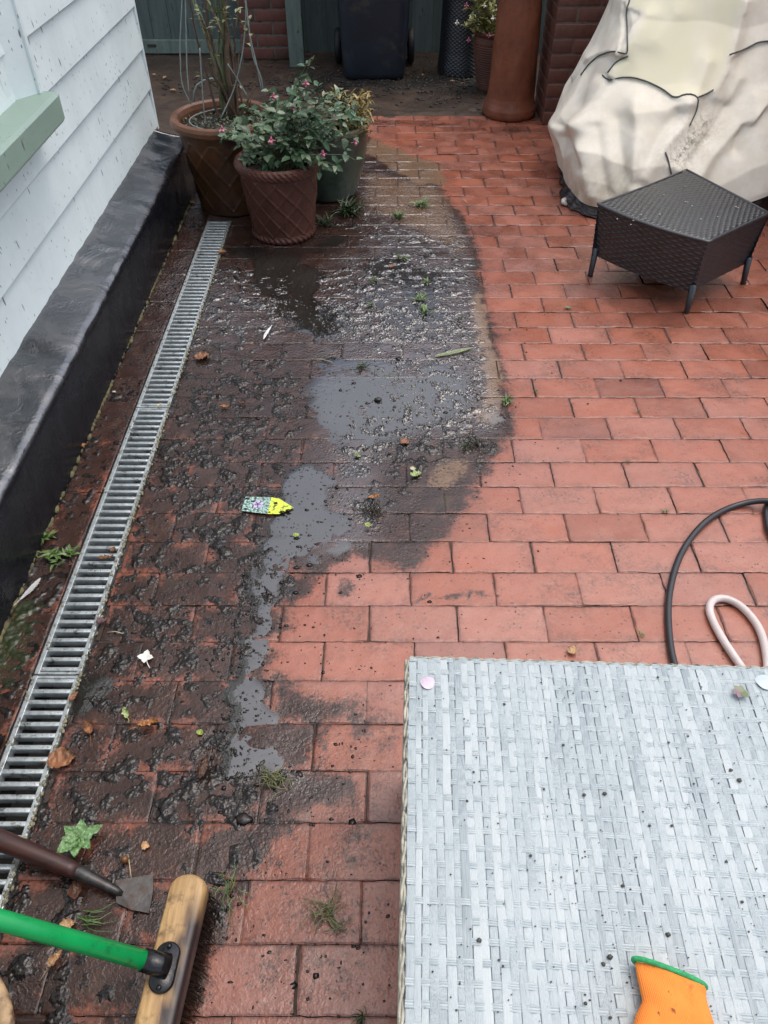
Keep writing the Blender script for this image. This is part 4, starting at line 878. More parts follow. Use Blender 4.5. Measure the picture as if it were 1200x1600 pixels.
# ------------------------------------------------------------------ black wicker stool
def stool():
    e = empty('wicker_stool', (1.13, 2.80, 0), 'low black wicker footstool with a wedge-shaped top and short legs', 'stool')
    zt, zb = .285, .085; A = g(935, 317, zt)[:2]; B = g(1107, 376, zt)[:2]; D = g(1203, 332, zt)[:2]; E_ = g(1073, 264, zt)[:2]
    def bow(P, Q, k, t):  # edge bowed outwards
        P, Q = np.array(P), np.array(Q); d = Q-P; nrm = np.array([d[1], -d[0]]); t = np.asarray(t)[..., None]; return P+d*t+nrm*k*4*t*(1-t)
    edges = [(A, B, .055), (B, D, .0), (D, E_, .0), (E_, A, -.012)]
    for P, Q, k in edges:
        L = np.linalg.norm(np.array(Q)-P); nu = int(L/.0032); nv = 150; t = np.linspace(0, 1, nu); z = np.linspace(zb, zt-.002, nv); XY = bow(P, Q, k, t); d = np.gradient(XY, axis=0); N = np.stack([d[:, 1], -d[:, 0]], -1); N /= np.linalg.norm(N, axis=1)[:, None]
        U, Z = np.meshgrid(t*L, z, indexing='ij'); h = woven_heights(U, Z, .022, .0098, .0026); taper = -.018*(zt-Z)/(zt-zb)
        V = np.stack([XY[:, None, 0]+N[:, None, 0]*(h+taper), XY[:, None, 1]+N[:, None, 1]*(h+taper), Z], -1).reshape(-1, 3); build('woven_side', V, grid_faces(nu, nv), M_WICK, e)
    nu, nv = 330, 330; u = np.linspace(0, 1, nu); v = np.linspace(0, 1, nv)
    AB = bow(A, B, .055, u); ED = bow(E_, D, 0, u); AE = bow(A, E_, .012, v); BD = bow(B, D, 0, v); Uq, Vq = np.meshgrid(u, v, indexing='ij')
    XY = (1-Vq)[..., None]*AB[:, None]+Vq[..., None]*ED[:, None]+(1-Uq)[..., None]*AE[None]+Uq[..., None]*BD[None]-((1-Uq)*(1-Vq))[..., None]*A-(Uq*(1-Vq))[..., None]*B-((1-Uq)*Vq)[..., None]*E_-(Uq*Vq)[..., None]*D
    h = woven_heights(Vq*.42, Uq*.46, .020, .0110, .0020); ed = np.minimum(np.minimum(Uq, 1-Uq), np.minimum(Vq, 1-Vq)); zz = zt+h*np.clip(ed/.02, 0, 1)-.008*np.exp(-ed/.012)+.005*np.sin(Uq*np.pi)*np.sin(Vq*np.pi)
    build('woven_top', np.concatenate([XY, zz[..., None]], -1).reshape(-1, 3), grid_faces(nu, nv), M_WICK, e)
    rim = MB(); P = []
    for p, q, k in edges: P += [Vector((*xy, zt-.005)) for xy in bow(p, q, k, np.linspace(0, .97, 14))]
    P.append(P[0]); rim.tube(P, .0062, 8, False); rim.build('edging', M_WICK, e)
    for (u_, v_), c in (((922,431),A), ((1073,488),B), ((1161,443),D), (None or (1068,372),E_)):
        b = g(u_, v_, 0) if c is not E_ else np.array([E_[0]-.01, E_[1]-.03, 0]); t = np.array([c[0], c[1], zb+.03]); cen = np.array([1.12, 2.72, zb+.03]); t = t+(cen-t)*.07
        lg = MB(); lg.tube([b, b+(t-b)*.08, t], [.011, .0105, .0125], 10); lg.build('leg', M_WICK, e)
    sd = MB()
    for u_, v_ in ((966,341),(985,350),(1000,334),(1010,340),(1030,333),(1038,306),(1070,316),(1076,315),(1080,320),(1072,290),(1148,322),(1155,324),(1096,343),(1120,340),(990,343)): sd.blob(g(u_+rnd.uniform(-2, 2), v_+rnd.uniform(-2, 2), zt+.006), .0022, (1.6, 1, .6), .2)
    tag(sd.build('petal_crumbs', mat_simple('pale_crumb', (.55,.56,.5), .6, .2, 50, 0)), 'tiny pale crumbs scattered on the black wicker stool', 'crumbs', kind='stuff')
stool()

# ------------------------------------------------------------------ whitewashed rattan table, glove
TZ = .40; TO = np.array([.042, .729]); ta = R(2.05); EX = np.array([math.cos(ta), -math.sin(ta)]); EY = np.array([-math.sin(ta), -math.cos(ta)])
def tpt(a, b, z): p = TO+EX*a+EY*b; return (p[0], p[1], z)
def table():
    e = empty('rattan_table', tpt(.5, .45, 0), 'whitewashed woven rattan table with a wet pale top at the lower right', 'table'); Wd, Dp = 1.0, .92
    m = Mat('whitewashed_rattan'); r = m.attr('rnd'); al = m.attr('along'); ac = m.attr('across')
    cv = m.n('ShaderNodeCombineXYZ'); m.t.links.new(al, cv.inputs[0]); m.t.links.new(ac, cv.inputs[1]); m.set(cv.inputs[2], m.math('MULTIPLY', r, 50.0))
    n = m.noise(1, 5, .6, m.scale(cv.outputs[0], (14, 900, 1))); n2 = m.noise(1, 4, .6, m.scale(cv.outputs[0], (9, 60, 1)))
    c = m.ramp(m.math('ADD', m.math('MULTIPLY', n, .75), m.math('MULTIPLY', r, .35)), [(.30, (.19,.235,.255)), (.46, (.31,.36,.375)), (.58, (.365,.42,.43)), (.75, (.45,.495,.495))]); c = m.mix(m.step(n2, .45, .7, 0, .4), c, (.41,.46,.46))
    c = m.mix(m.step(m.noise(6, 5, .65), .55, .75, 0, .25), c, (.33,.36,.36)); c = m.mix(m.step(m.noise(420, 2, .5), .70, .76, 0, .7), c, (.10,.10,.09))
    MT = m.out(c, m.lerp(n, .28, .5), m.bump(n, .45, .0009), .6)
    V = []; Fs = []; A = []; AL = []; AC = []; b = 0; pw = .0103; py = .0232
    nb_ = int(Dp/.0039); bb = np.linspace(0, Dp, nb_); nstrip = int(Wd/pw); r_ = np.random.default_rng(8); x = 0; i = 0
    pat = {}
    while x < Wd-.004:
        w = min(r_.choice([.0085, .0103, .0118]), Wd-x); row = bb/py; rr = np.floor(row+.5).astype(int)
        over = ((i//1+rr*1+(rr//3)) % 2 != 0); near = np.exp(-((row-rr)/.20)**2); zc = np.where(over, .0006, -.0011)*near+r_.normal()*.0002
        tx = np.linspace(-1, 1, 7)*w/2*1.0; gr = np.array([-.0004, .0001, -.0003, .0002, -.0003, .0001, -.0004]); wav = np.interp(bb, np.linspace(0, Dp, 14), r_.normal(size=14)*.0007)
        X = x+w/2+tx[:, None]+wav[None]; P = TO[None, None]+X[..., None]*EX+bb[None, :, None]*EY; Zp = TZ+zc[None]+gr[:, None]
        V.append(np.concatenate([P, Zp[..., None]], -1).reshape(-1, 3)); Fs.append(grid_faces(7, nb_)+b); b += 7*nb_
        q = r_.random(); seg = np.interp(bb, np.linspace(0, Dp, 18), np.clip(q+r_.normal(size=18)*.25, 0, 1)); A.append(np.repeat(seg[None], 7, 0).ravel()); AL.append(np.repeat(bb[None], 7, 0).ravel()); AC.append(np.repeat(tx[:, None]+i*.013, nb_, 1).ravel()); x += w; i += 1
    na_ = int(Wd/.004); aa = np.linspace(0, Wd, na_)
    for k in range(int(Dp/py)+1):
        y0 = k*py
        for s in (-.0029, 0, .0029):
            tx = np.linspace(-1, 1, 4)*.0014; gr = np.array([-.0006, .0001, .0001, -.0006]); ov = np.floor(aa/pw).astype(int); zz = np.where((ov+k+(k//3)) % 2 != 0, -.0008, .0011); zz = np.convolve(zz, [.25, .5, .25], 'same')
            P = TO[None, None]+aa[None, :, None]*EX+(y0+s+tx)[:, None, None]*EY; Zp = TZ+zz[None]+gr[:, None]; V.append(np.concatenate([P, Zp[..., None]], -1).reshape(-1, 3)); Fs.append(grid_faces(4, na_)+b); b += 4*na_
            q = r_.random()*.5+.4; A.append(np.full(4*na_, q)); AL.append(np.repeat(aa[None], 4, 0).ravel()); AC.append(np.repeat((tx+k*.03+s)[:, None], na_, 1).ravel())
    build('woven_top', np.concatenate(V), np.concatenate(Fs)[:, ::-1], MT, e, attrs={'rnd': np.concatenate(A), 'along': np.concatenate(AL), 'across': np.concatenate(AC)})
    un = MB(); un.add([tpt(.003, .003, TZ-.0032), tpt(Wd, .003, TZ-.0032), tpt(Wd, Dp, TZ-.0032), tpt(.003, Dp, TZ-.0032)], [(3,2,1,0)]); un.build('core', mat_simple('grey_core', (.40,.46,.47), .6), e)
    # woven sides: strands wrap round uprights
    for (a0, b0, a1, b1) in ((0, Dp, 0, 0), (0, 0, Wd, 0), (Wd, 0, Wd, Dp)):
        L = math.hypot(a1-a0, b1-b0); nu, nv = int(L/.0035), 120; t = np.linspace(0, 1, nu); z = np.linspace(.05, TZ-.001, nv); U, Z = np.meshgrid(t*L, z, indexing='ij'); h = woven_heights(U, Z, .020, .0105, .003)
        P0 = TO+EX*a0+EY*b0; P1 = TO+EX*a1+EY*b1; d = (P1-P0)/L; N = np.array([-d[1], d[0]])
        cen = TO+EX*.5+EY*.45; N = N if N@((P0+P1)/2-cen) > 0 else -N
        XY = P0+d*(U[..., None])+N*h[..., None]; q = np.floor(Z/.0105); build('woven_side', np.concatenate([XY, Z[..., None]], -1).reshape(-1, 3), grid_faces(nu, nv), MT, e, attrs={'rnd': (np.sin(q*12.9)*43.7) % 1*.6, 'along': U.ravel(), 'across': Z.ravel()})
    ed = MB(); MED = mat_simple('tan_rattan_edge', (.36,.34,.27), .5, .5, 50, .5, 200, .001, .5)
    for ph in (0, math.pi): ed.tube([tpt(-.004+.0022*math.cos(t*95+ph), t, TZ-.003+.0016*math.sin(t*95+ph)) for t in np.linspace(0, Dp, 340)], .0022, 6)
    ed.tube([tpt(-.0065, t, TZ-.012) for t in np.linspace(0, Dp, 60)], .0022, 6)
    for ph in (0, math.pi): ed.tube([tpt(t, -.004+.0022*math.cos(t*140+ph), TZ-.002+.0014*math.sin(t*140+ph)) for t in np.linspace(0, Wd, 420)], .0018, 6)
    ed.build('edge_binding', MED, e)
    for a, b_ in ((.02, .02), (.98, .02), (.02, .90), (.98, .90)):
        l = MB(); x, y, _ = tpt(a, b_, 0); l.tube([(x, y, -.001), (x, y, .06)], [.014, .016], 10); l.build('leg', MED, e)
    sd = MB()
    for u, v, r in ((788,1100,2.6),(1142,1203,3.2),(1155,1219,4),(913,1242,3),(945,1240,3.6),(850,1233,2),(749,1469,4),(973,1384,3),(1044,1460,4),(953,1495,4),(943,1506,3.4),(780,1500,2),(1015,1290,2.4),(1050,1290,2.4),(1028,1058,2.2),(730,1251,2.4),(740,1206,2.2),(915,1568,2.6),(954,1590,2.6),(1160,1409,2.6),(1135,1346,2.6),(829,1337,2.6),(1075,1150,2),(880,1164,2.6),(1045,1160,2.2),(1109,1142,2)):
        sd.blob(g(u, v, TZ+.002), r*.0008, (1.2, 1, .6), .25)
    for _ in range(230):
        u, v = rnd.uniform(650, 1198), rnd.uniform(1050, 1598); sd.blob(g(u, v, TZ+.0016), rnd.uniform(.0005, .0013), (1.3, 1, .6), .3)
    tag(sd.build('seed_specks', mat_simple('dark_seed', (.05,.048,.04), .5, .4, 100, 0)), 'dark seeds and specks of dirt scattered on the pale rattan table', 'specks', kind='stuff')
table()
def glove():
    z0 = TZ+.003; P1, P2 = g(997, 1499, TZ+.03), g(1104, 1536, TZ+.03); w = np.array(P2[:2]-P1[:2]); half = np.linalg.norm(w)/2; ex = w/np.linalg.norm(w); ey = np.array([ex[1], -ex[0]]); c0 = (P1[:2]+P2[:2])/2
    ey = np.array([-.03, -1.0]); ey /= np.linalg.norm(ey); exx = np.array([-ey[1], ey[0]])
    e = empty('work_glove', (c0[0], c0[1]-.06, z0), 'orange knitted work glove with a green cuff edge lying on the pale table', 'glove')
    mb = MB(); n = 40; rows = []; secs = [(0, half, .014), (.012, half*.985, .0145), (.03, half*.97, .015), (.055, half*1.0, .0155), (.075, half*1.12, .016), (.10, half*1.18, .016), (.13, half*1.14, .015), (.155, half*1.08, .013)]
    for d, hw, hh in secs:
        c = c0+ey*d; sl = .35*max(0, 1-d/.05)
        for k in range(n):
            t = 2*math.pi*k/n; a = hw*math.copysign(abs(math.cos(t))**.75, math.cos(t)); h = hh*math.sin(t)
            p = c+exx*a+np.array([0, -1])*0+ey*(sl*a); fo = .0022*math.sin(d*95+a*60)+.0016*math.sin(d*210-a*130); rows.append((p[0]+.0012*math.sin(d*140+2), p[1], z0+hh+h+(fo if h > 0 else 0)))
    mb.add(rows, [tuple(f) for f in grid_faces(len(secs), n, True)[:, ::-1]]+[tuple((len(secs)-1)*n+k for k in range(n)), tuple(range(n))[::-1]])
    base = c0+ey*.150
    for k, (off, L, r) in enumerate(((-.034, .060, .0105), (-.012, .074, .0110), (.011, .070, .0110), (.033, .052, .0098))):
        s = base+exx*off; P = [(s[0]+ey[0]*(t*L-.03)+exx[0]*off*.3*t, s[1]+ey[1]*(t*L-.03)+exx[1]*off*.3*t, z0+.013+.006*math.sin(t*2.6)) for t in np.linspace(0, 1.4, 9)]; mb.tube(P, [r]*6+[r*.95, r*.8, r*.4], 12)
    s = c0+ey*.040-exx*half*.72; P = [(s[0]-exx[0]*.045*t+ey[0]*.075*t, s[1]-exx[1]*.045*t+ey[1]*.075*t, z0+.014) for t in np.linspace(0, 1, 8)]; mb.tube(P, [.015, .016, .015, .014, .0135, .013, .011, .005], 14)
    m = Mat('orange_knit'); n2 = m.noise(22, 5, .7); wv = m.n('ShaderNodeTexWave'); m.t.links.new(m.pos, wv.inputs['Vector']); wv.inputs['Scale'].default_value = 170; wv.bands_direction = 'X'
    c = m.mix(m.noise(14, 4), (.90,.21,.03), (.98,.32,.06)); c = m.mix(m.step(n2, .58, .68, 0, .75), c, (.45,.10,.03)); c = m.mix(m.step(m.noise(60, 4, .7), .64, .70, 0, .8), c, (.05,.03,.02))
    mk = m.out(c, .8, m.bump(m.math('ADD', wv.outputs['Fac'], m.noise(300, 2)), .5, .0012), .3)
    o = mb.build('knit_hand', mk, e); rm = o.modifiers.new('r', 'REMESH'); rm.mode = 'VOXEL'; rm.voxel_size = .0022; rm.use_smooth_shade = True; sm = o.modifiers.new('s', 'SMOOTH'); sm.iterations = 6
    h = MB(); P = []
    for k in range(61):
        t = 2*math.pi*k/60; a = half*1.01*math.copysign(abs(math.cos(t))**.75, math.cos(t)); p = c0+exx*a+ey*(.35*a-.001); P.append((p[0], p[1], z0+.0145+.0145*math.sin(t)))
    h.tube(P, .0030, 8, False); h.build('cuff_edge', mat_simple('green_overlock', (.03,.33,.11), .75, .3, 200, .8, 500), e)
glove()

# ------------------------------------------------------------------ hoses, broom, scraper, tub
def smooth_path(P, n=12):
    P = [Vector(p) for p in P]; P = [P[0]*2-P[1]]+P+[P[-1]*2-P[-2]]; out = []
    for i in range(1, len(P)-2):
        a, b, c, d = P[i-1:i+3]
        for k in range(n): t = k/n; out.append(.5*((2*b)+(c-a)*t+(2*a-5*b+4*c-d)*t*t+(3*b-a-3*c+d)*t**3))
    return out+[P[-2]]
hb = MB(); px = [(1213,850),(1199,818),(1204,782),(1255,776),(1290,830),(1260,900),(1225,880),(1222,800),(1200,783),(1150,790),(1103,815),(1066,862),(1047,922),(1045,982),(1056,1044),(1085,1085)]
hb.tube(smooth_path([g(u, v, .0095+(.018 if i in (7, 8) else 0)) for i, (u, v) in enumerate(px)]), .0082, 12)
tag(hb.build('black_hose', mat_simple('black_pvc', (.020,.020,.023), .32, .2, 20, .1, 400)), 'black rubber hose curving over the bricks behind the pale table', 'hose')
hb = MB(); px = [(1190,1085),(1150,1030),(1123,988),(1109,955),(1115,938),(1136,936),(1162,951),(1186,982),(1197,1020),(1201,1070)]
hb.tube(smooth_path([g(u, v, .0105) for u, v in px]), .0092, 14)
tag(hb.build('white_hose', mat_simple('milky_pvc', (.60,.52,.49), .25, .1, 20, .1, 400, **{'Subsurface Weight': .25, 'Subsurface Radius': (.01,.008,.006)})), 'milky white hose making a tight loop beside the black hose', 'hose')
def mat_wood(name, light, dark, along=(1, .08, 1), stain=.5, sc=30):
    m = Mat(name); n = m.noise(sc, 6, .65, m.scale(m.obj, along), .8); c = m.ramp(n, [(.3, dark), (.6, light)]); c = m.mix(m.step(m.noise(20, 7, .72, m.obj), .60-stain*.1, .72), c, (.035,.024,.016))
    c = m.mix(m.attr('rnd'), c, (.030,.020,.020)); return m.out(c, m.lerp(n, .3, .5), m.bump(n, .4, .0015), .5)
def broom():
    z1 = .100; A = g(299, 1364, z1); e = empty('yard_broom', (-.345, .30, 0), 'yard broom head of stained pale wood with dark bristles and a green handle', 'broom')
    ax = np.array([-.075, -1.0]); ax /= np.linalg.norm(ax); sd = np.array([-ax[1], ax[0]]); tip = np.array([A[0]-.001, A[1]]); Lh, hw = .45, .0315
    out = []; n = 9
    for k in range(n+1): t = math.pi*(k/n); out.append((hw*.8*(1-math.sin(t))*.9, hw*math.cos(t)))   # rounded far end
    far_ = [(d, s) for d, s in out]; near = [(Lh-d, -s) for d, s in out]; ds = np.linspace(.045, Lh-.045, 22); O = np.array(far_+[(d, -hw) for d in ds]+near+[(d, hw) for d in ds[::-1]]); k = len(O); V = []
    lay = [(.060, .90), (.064, .97), (.075, 1.0), (.090, 1.0), (.0965, .95), (.1000, .84), (.1008, .6), (.1010, .3), (.1011, .02)]
    for z, f in lay:
        for d, s in O:
            dd = Lh/2+(d-Lh/2)*(1-(1-f)*.07); p = tip+ax*dd+sd*s*f; V.append((p[0], p[1], z))
    F = [tuple(q) for q in grid_faces(len(lay), k, True)]+[tuple(range(k)), tuple((len(lay)-1)*k+i for i in range(k))[::-1]]
    sdv = np.array([((np.array(v[:2])-tip)@sd) for v in V]); rr = np.clip((sdv/hw-.02+.42*np.sin(np.arange(len(V))*1.7)*np.cos(np.arange(len(V))*.37))*2.0, 0, 1)*np.clip(((np.array([(np.array(v[:2])-tip)@ax for v in V]))-.03)/.05, 0, 1); rr = np.maximum(rr, [(.0+(v[2] < .07))*.8 for v in V])
    build('head', V, F, mat_wood('stained_broom_wood', (.52,.33,.14), (.24,.13,.05), (1, .10, 1), 1.1, 60), e, attrs={'rnd': rr}); br = MB()
    for i in range(13):
        for j in range(44):
            s0 = (i/12-.5)*2*hw*.84; d0 = .014+j/43*(Lh-.028); p = tip+ax*d0+sd*s0
            for q in range(3):
                s1 = s0*1.35+rnd.gauss(.004, .005); d1 = d0+rnd.gauss(0, .006); t = tip+ax*d1+sd*s1; br.tube([(p[0]+rnd.gauss(0, .001), p[1], .062), ((p[0]+t[0])/2, (p[1]+t[1])/2, .033), (t[0], t[1], .003)], [.0007, .0007, .0005], 3, False)
    br.build('bristles', mat_simple('dark_bristle', (.030,.017,.011), .6, .5, 60, 0), e)
    so_ = MB(); c = np.array([*(g(258, 1512, .1015))[:2]]); ph = math.atan2(ax[1], ax[0])
    P = []
    for z, f in ((.1005, 1.0), (.106, 1.0), (.1085, .93)):
        for q in range(28):
            t = 2*math.pi*q/28; d = (.018*math.copysign(1, math.cos(t)) + .0185*math.cos(t))*f; s = .0195*math.sin(t)*f; p = c+ax*d+sd*s; P.append((p[0], p[1], z))
    so_.add(P, [tuple(q) for q in grid_faces(3, 28, True)[:, ::-1]]+[tuple(2*28+k for k in range(28))])
    hdir = Vector((-.190, .016, .138)).normalized(); s0 = Vector((c[0]+.004, c[1], .108)); so_.tube([s0, s0+hdir*.014, s0+hdir*.040], [.0185, .0175, .0165], 18)
    for k in (-1, 1): p = c+ax*.029*k; so_.tube([(p[0], p[1], .108), (p[0], p[1], .1112)], [.0045, .003], 10)
    so_.build('socket', mat_simple('black_plastic_wet', (.008,.008,.009), .18, .2, 40, .4, 90, .002), e)
    h = MB(); h.tube([s0+hdir*.036, s0+hdir*.0365, s0+hdir*.30, s0+hdir*.78], [.0125, .0141, .0141, .0141], 22); h.build('handle', mat_simple('green_handle_paint', (.004,.30,.075), .30, .12, 20, .12, 300, .0006, .32, (.012,.05,.022)), e)
broom()
def scraper():
    e = empty('hand_scraper', (-.52, .52, 0), 'old hand scraper with a dark wooden handle and a small worn steel blade', 'scraper')
    A, B, D = Vector(g(-60, 1288, .060)), Vector(g(121, 1362, .030)), Vector(g(182, 1392, .014))
    h = MB(); h.tube([A+(A-B)*.1, A, A.lerp(B, .3), A.lerp(B, .7), A.lerp(B, .93), B], [.012, .018, .0185, .0165, .0148, .0135], 18); h.build('handle', mat_wood('dark_wet_wood', (.055,.018,.012), (.018,.008,.007), (.15, 1, 1), .3), e)
    M_ST = mat_simple('worn_steel', (.065,.062,.06), .36, .4, 60, .4, 150, .0012, .5, (.05,.035,.028), Metallic=.6)
    f = MB(); f.tube([B-(D-B)*.05, B, B.lerp(D, .5), D, D+(D-B)*.15], [.0118, .0125, .0105, .0075, .004], 16); f.build('ferrule', M_ST, e)
    b = MB(); q = [g(181,1376,.012), g(240,1366,.005), g(239,1395,.004), g(233,1427,.004), g(205,1422,.006), g(182,1411,.008)]; n = len(q); b.add([p+np.array([0, 0, .0016]) for p in q]+[p for p in q], [tuple(range(n))[::-1], tuple(range(n, 2*n))]+[(i, (i+1) % n, n+(i+1) % n, n+i) for i in range(n)])
    b.build('blade', M_ST, e, False)
scraper()
def tub():
    z = .17; P, Q = g(0, 1527, z), g(23, 1603, z); r = .16; M_ = (P+Q)/2; d = Q-P; L = np.linalg.norm(d[:2]); nrm = np.array([-d[1], d[0]])/L; nrm = nrm if nrm[0] < 0 else -nrm; c = M_[:2]+nrm*math.sqrt(r*r-L*L/4)
    c = (float(c[0]), float(c[1]), 0); e = empty('garden_tub', c, 'dark green tub with a worn tan rim at the bottom left corner', 'tub')
    lathe('tub_body', [(.08,0),(.125,0),(.128,.006),(.15,z-.02),(.152,z-.012)], c, mat_simple('dark_green_plastic', (.010,.020,.013), .4, .3, 20, .2), e, 80); lathe('rim', [(.15,z-.014),(.157,z-.010),(.160,z-.003),(.157,z+.003),(.148,z+.004),(.138,z),(.134,z-.02)], c, mat_simple('worn_tan_rim', (.36,.24,.13), .6, .45, 40, .6, 120, .002, .5, (.12,.06,.03)), e, 80); lathe('soil', [(.001,z-.03),(.137,z-.03)], c, M_SOIL, e, 40)
tub()

# ------------------------------------------------------------------ fallen leaves, weeds and litter
def big_leaf(mb, c, ang, L, w, curl=.3, lob=0, tilt=0, seed=0, stem=.3, a=.5):
    r = np.random.default_rng(seed); nu, nv = 17, 9; u = np.linspace(0, 1, nu); v = np.linspace(-1, 1, nv); U, Vv = np.meshgrid(u, v, indexing='ij')
    wd = w*np.sin(np.pi*np.clip(U, .0, 1)**.75)**.8*(1+lob*np.sin(U*17)*np.abs(Vv)+.06*r.normal(size=U.shape)*(np.abs(Vv) > .9)); x = (U-.5)*L; y = Vv*wd*(1-.25*curl*np.abs(Vv)); nz = band((nu, nv), 3, 9, seed+700)
    zz = curl*(Vv**2*wd*.8+.12*L*(U-.5)**2*4)+nz*L*.035*(1+curl); zz -= zz.min(); zz += .0012+tilt*(U*L)
    ca, sa = math.cos(ang), math.sin(ang); mb.add(np.stack([c[0]+x*ca-y*sa, c[1]+x*sa+y*ca, c[2]+zz], -1).reshape(-1, 3), [tuple(f) for f in grid_faces(nu, nv)], a)
    if stem:
        p = np.array([c[0]-L/2*ca, c[1]-L/2*sa, c[2]+.003]); mb.tube([p, p+np.array([-ca*L*stem*.5, -sa*L*stem*.5+.002, 0]), p+np.array([-ca*L*stem, -sa*L*stem-.002, .0])], [.0009, .0008, .0006], 5, True, a)
def litter_leaf(u, v, L, w, ang, label, mat, z=.003, name='fallen_leaf', cat='leaf', group='fallen leaves on the wet paving', **k):
    mb = MB(); big_leaf(mb, g(u, v, z), R(ang), L, w, **k); return tag(mb.build(name, mat), label, cat, group)
def mat_dead(name, c1, c2, rough=.4): return mat_simple(name, c1, rough, .35, 60, .6, 160, .0015, .5, c2)
D_BR = mat_dead('dead_brown_leaf', (.24,.10,.04), (.07,.03,.015)); D_OR = mat_dead('dead_orange_leaf', (.36,.15,.035), (.10,.04,.015)); D_TAN = mat_dead('dead_tan_leaf', (.42,.25,.12), (.2,.1,.05)); D_DK = mat_dead('dead_dark_leaf', (.10,.045,.025), (.03,.016,.01)); D_GR = mat_dead('pale_green_leaf', (.32,.40,.16), (.1,.14,.04)); D_YG = mat_dead('yellow_green_bit', (.35,.42,.06), (.12,.16,.03)); D_PU = mat_dead('purple_leaf', (.10,.05,.055), (.04,.02,.02))
litter_leaf(98, 1188, .055, .026, 10, 'round crumpled brown leaf lying against the near grate', D_BR, curl=.35, seed=1, lob=.1)
litter_leaf(166, 874, .040, .008, 8, 'orange-brown leaf folded across the bars of the drain grate', D_OR, z=.004, curl=.8, seed=2, stem=0)
litter_leaf(177, 860, .018, .009, 80, 'small brown scrap standing on the grate bars above the orange-brown leaf', D_BR, z=.004, curl=.6, seed=3, stem=0)
litter_leaf(160, 971, .026, .010, 30, 'purplish wet leaf on the edge of the drain grate', D_PU, z=.006, curl=.4, seed=4)
litter_leaf(317, 560, .055, .022, 20, 'brown curled leaf with a stalk on the muddy bricks right of the grate', D_BR, curl=.45, seed=5, lob=.15)
litter_leaf(352, 637, .030, .007, 5, 'thin bright orange leaf scrap on the muddy bricks', D_OR, curl=.6, seed=6, stem=0)
litter_leaf(378, 631, .026, .010, 175, 'dark curled leaf with a long pale stalk on the muddy bricks', D_DK, curl=.7, seed=7, stem=1.7)
litter_leaf(894, 1017, .027, .012, 60, 'small tan leaf alone on the clean bricks behind the table', D_TAN, curl=.3, seed=8, stem=0)
litter_leaf(348, 396, .034, .016, 10, 'yellow-brown leaf at the far end of the drain grate', D_OR, curl=.4, seed=9)
litter_leaf(140, 1138, .036, .012, 110, 'shaggy brown husk on dark sludge right of the near grate', D_BR, curl=.9, seed=10, stem=.8)
litter_leaf(232, 1134, .042, .010, 15, 'split orange-brown seed husk in the dark sludge', D_OR, curl=.9, seed=11, stem=.5)
litter_leaf(116, 1090, .026, .008, 65, 'fan of brown plant fibres sticking to the grate edge', D_BR, curl=.5, seed=12, stem=0, z=.004)
litter_leaf(121, 1392, .034, .016, 95, 'dark brown curled leaf under the scraper ferrule', D_DK, curl=.9, seed=13)
litter_leaf(88, 1500, .030, .009, 60, 'tan twisted leaf below the green broom handle', D_TAN, curl=.9, seed=14, stem=.6)
litter_leaf(107, 1447, .028, .012, 20, 'tan broken leaf just above the green broom handle', D_TAN, curl=.6, seed=15, stem=0)
litter_leaf(228, 1323, .016, .009, 0, 'yellow-brown crumbled leaf scrap near the broom tip', D_TAN, curl=.6, seed=16, stem=0)
litter_leaf(650, 743, .034, .013, 20, 'pale green torn leaf on the sludge near the clean bricks', D_GR, curl=.35, seed=17, lob=.3, stem=0)
litter_leaf(645, 733, .016, .009, 80, 'small cream leaf scrap just behind the pale green torn leaf', mat_dead('cream_leaf', (.5,.46,.3), (.2,.16,.08)), curl=.4, seed=18, stem=0)
litter_leaf(559, 713, .022, .009, -25, 'bright green leaf scrap at the edge of the grey puddle', D_GR, curl=.4, seed=19, stem=0)
litter_leaf(575, 821, .016, .009, 50, 'little green leaf on the dark heap of debris', D_YG, curl=.3, seed=20, stem=0, z=.010)
litter_leaf(463, 837, .018, .007, 0, 'little green leaf floating in the dark puddle below the plant label', D_YG, curl=.3, seed=21, stem=0, z=.0045)
litter_leaf(313, 1145, .014, .008, 70, 'tiny yellow-green leaf on the sludge beside the lower puddle', D_YG, curl=.3, seed=22, stem=0)
litter_leaf(197, 1115, .030, .008, 120, 'pale green shredded leaf on the sludge near the grate', D_GR, curl=.5, seed=23, stem=.3, lob=.3)
litter_leaf(633, 692, .030, .014, -20, 'wet brown leaf in the ripples right of the grey puddle', D_BR, curl=.3, seed=24, stem=.4)
litter_leaf(585, 778, .034, .008, 20, 'orange leaf scraps on top of the dark debris heap', D_OR, curl=.4, seed=25, stem=0, z=.010)
litter_leaf(612, 417, .026, .012, 75, 'red-brown leaf on the bricks in front of the green pot', D_BR, curl=.3, seed=26)
litter_leaf(888, 482, .030, .009, 5, 'flat olive leaf on the clean bricks left of the stool', mat_dead('olive_leaf', (.2,.2,.09), (.1,.08,.04)), curl=.2, seed=27, stem=0)
litter_leaf(80, 735, .055, .006, 115, 'orange-brown stalk caught on the face of the black plinth', D_OR, curl=.9, seed=28, stem=.4, z=.03)
litter_leaf(130, 697, .02, .008, 30, 'small amber leaf on the mossy edging by the plinth', D_OR, curl=.5, seed=29, z=.012, stem=.5)
litter_leaf(250, 634, .02, .007, 60, 'cream folded leaf on the right edge of the middle grate', mat_dead('cream_leaf', (.5,.46,.3), (.2,.16,.08)), curl=.6, seed=30, z=.005)
litter_leaf(197, 352, .02, .008, 0, 'pale leaf scrap far behind', D_TAN, seed=31) if False else None
litter_leaf(301, 318, .028, .012, 20, 'orange dead leaf in the corner between plinth and largest pot', D_OR, curl=.5, seed=32)
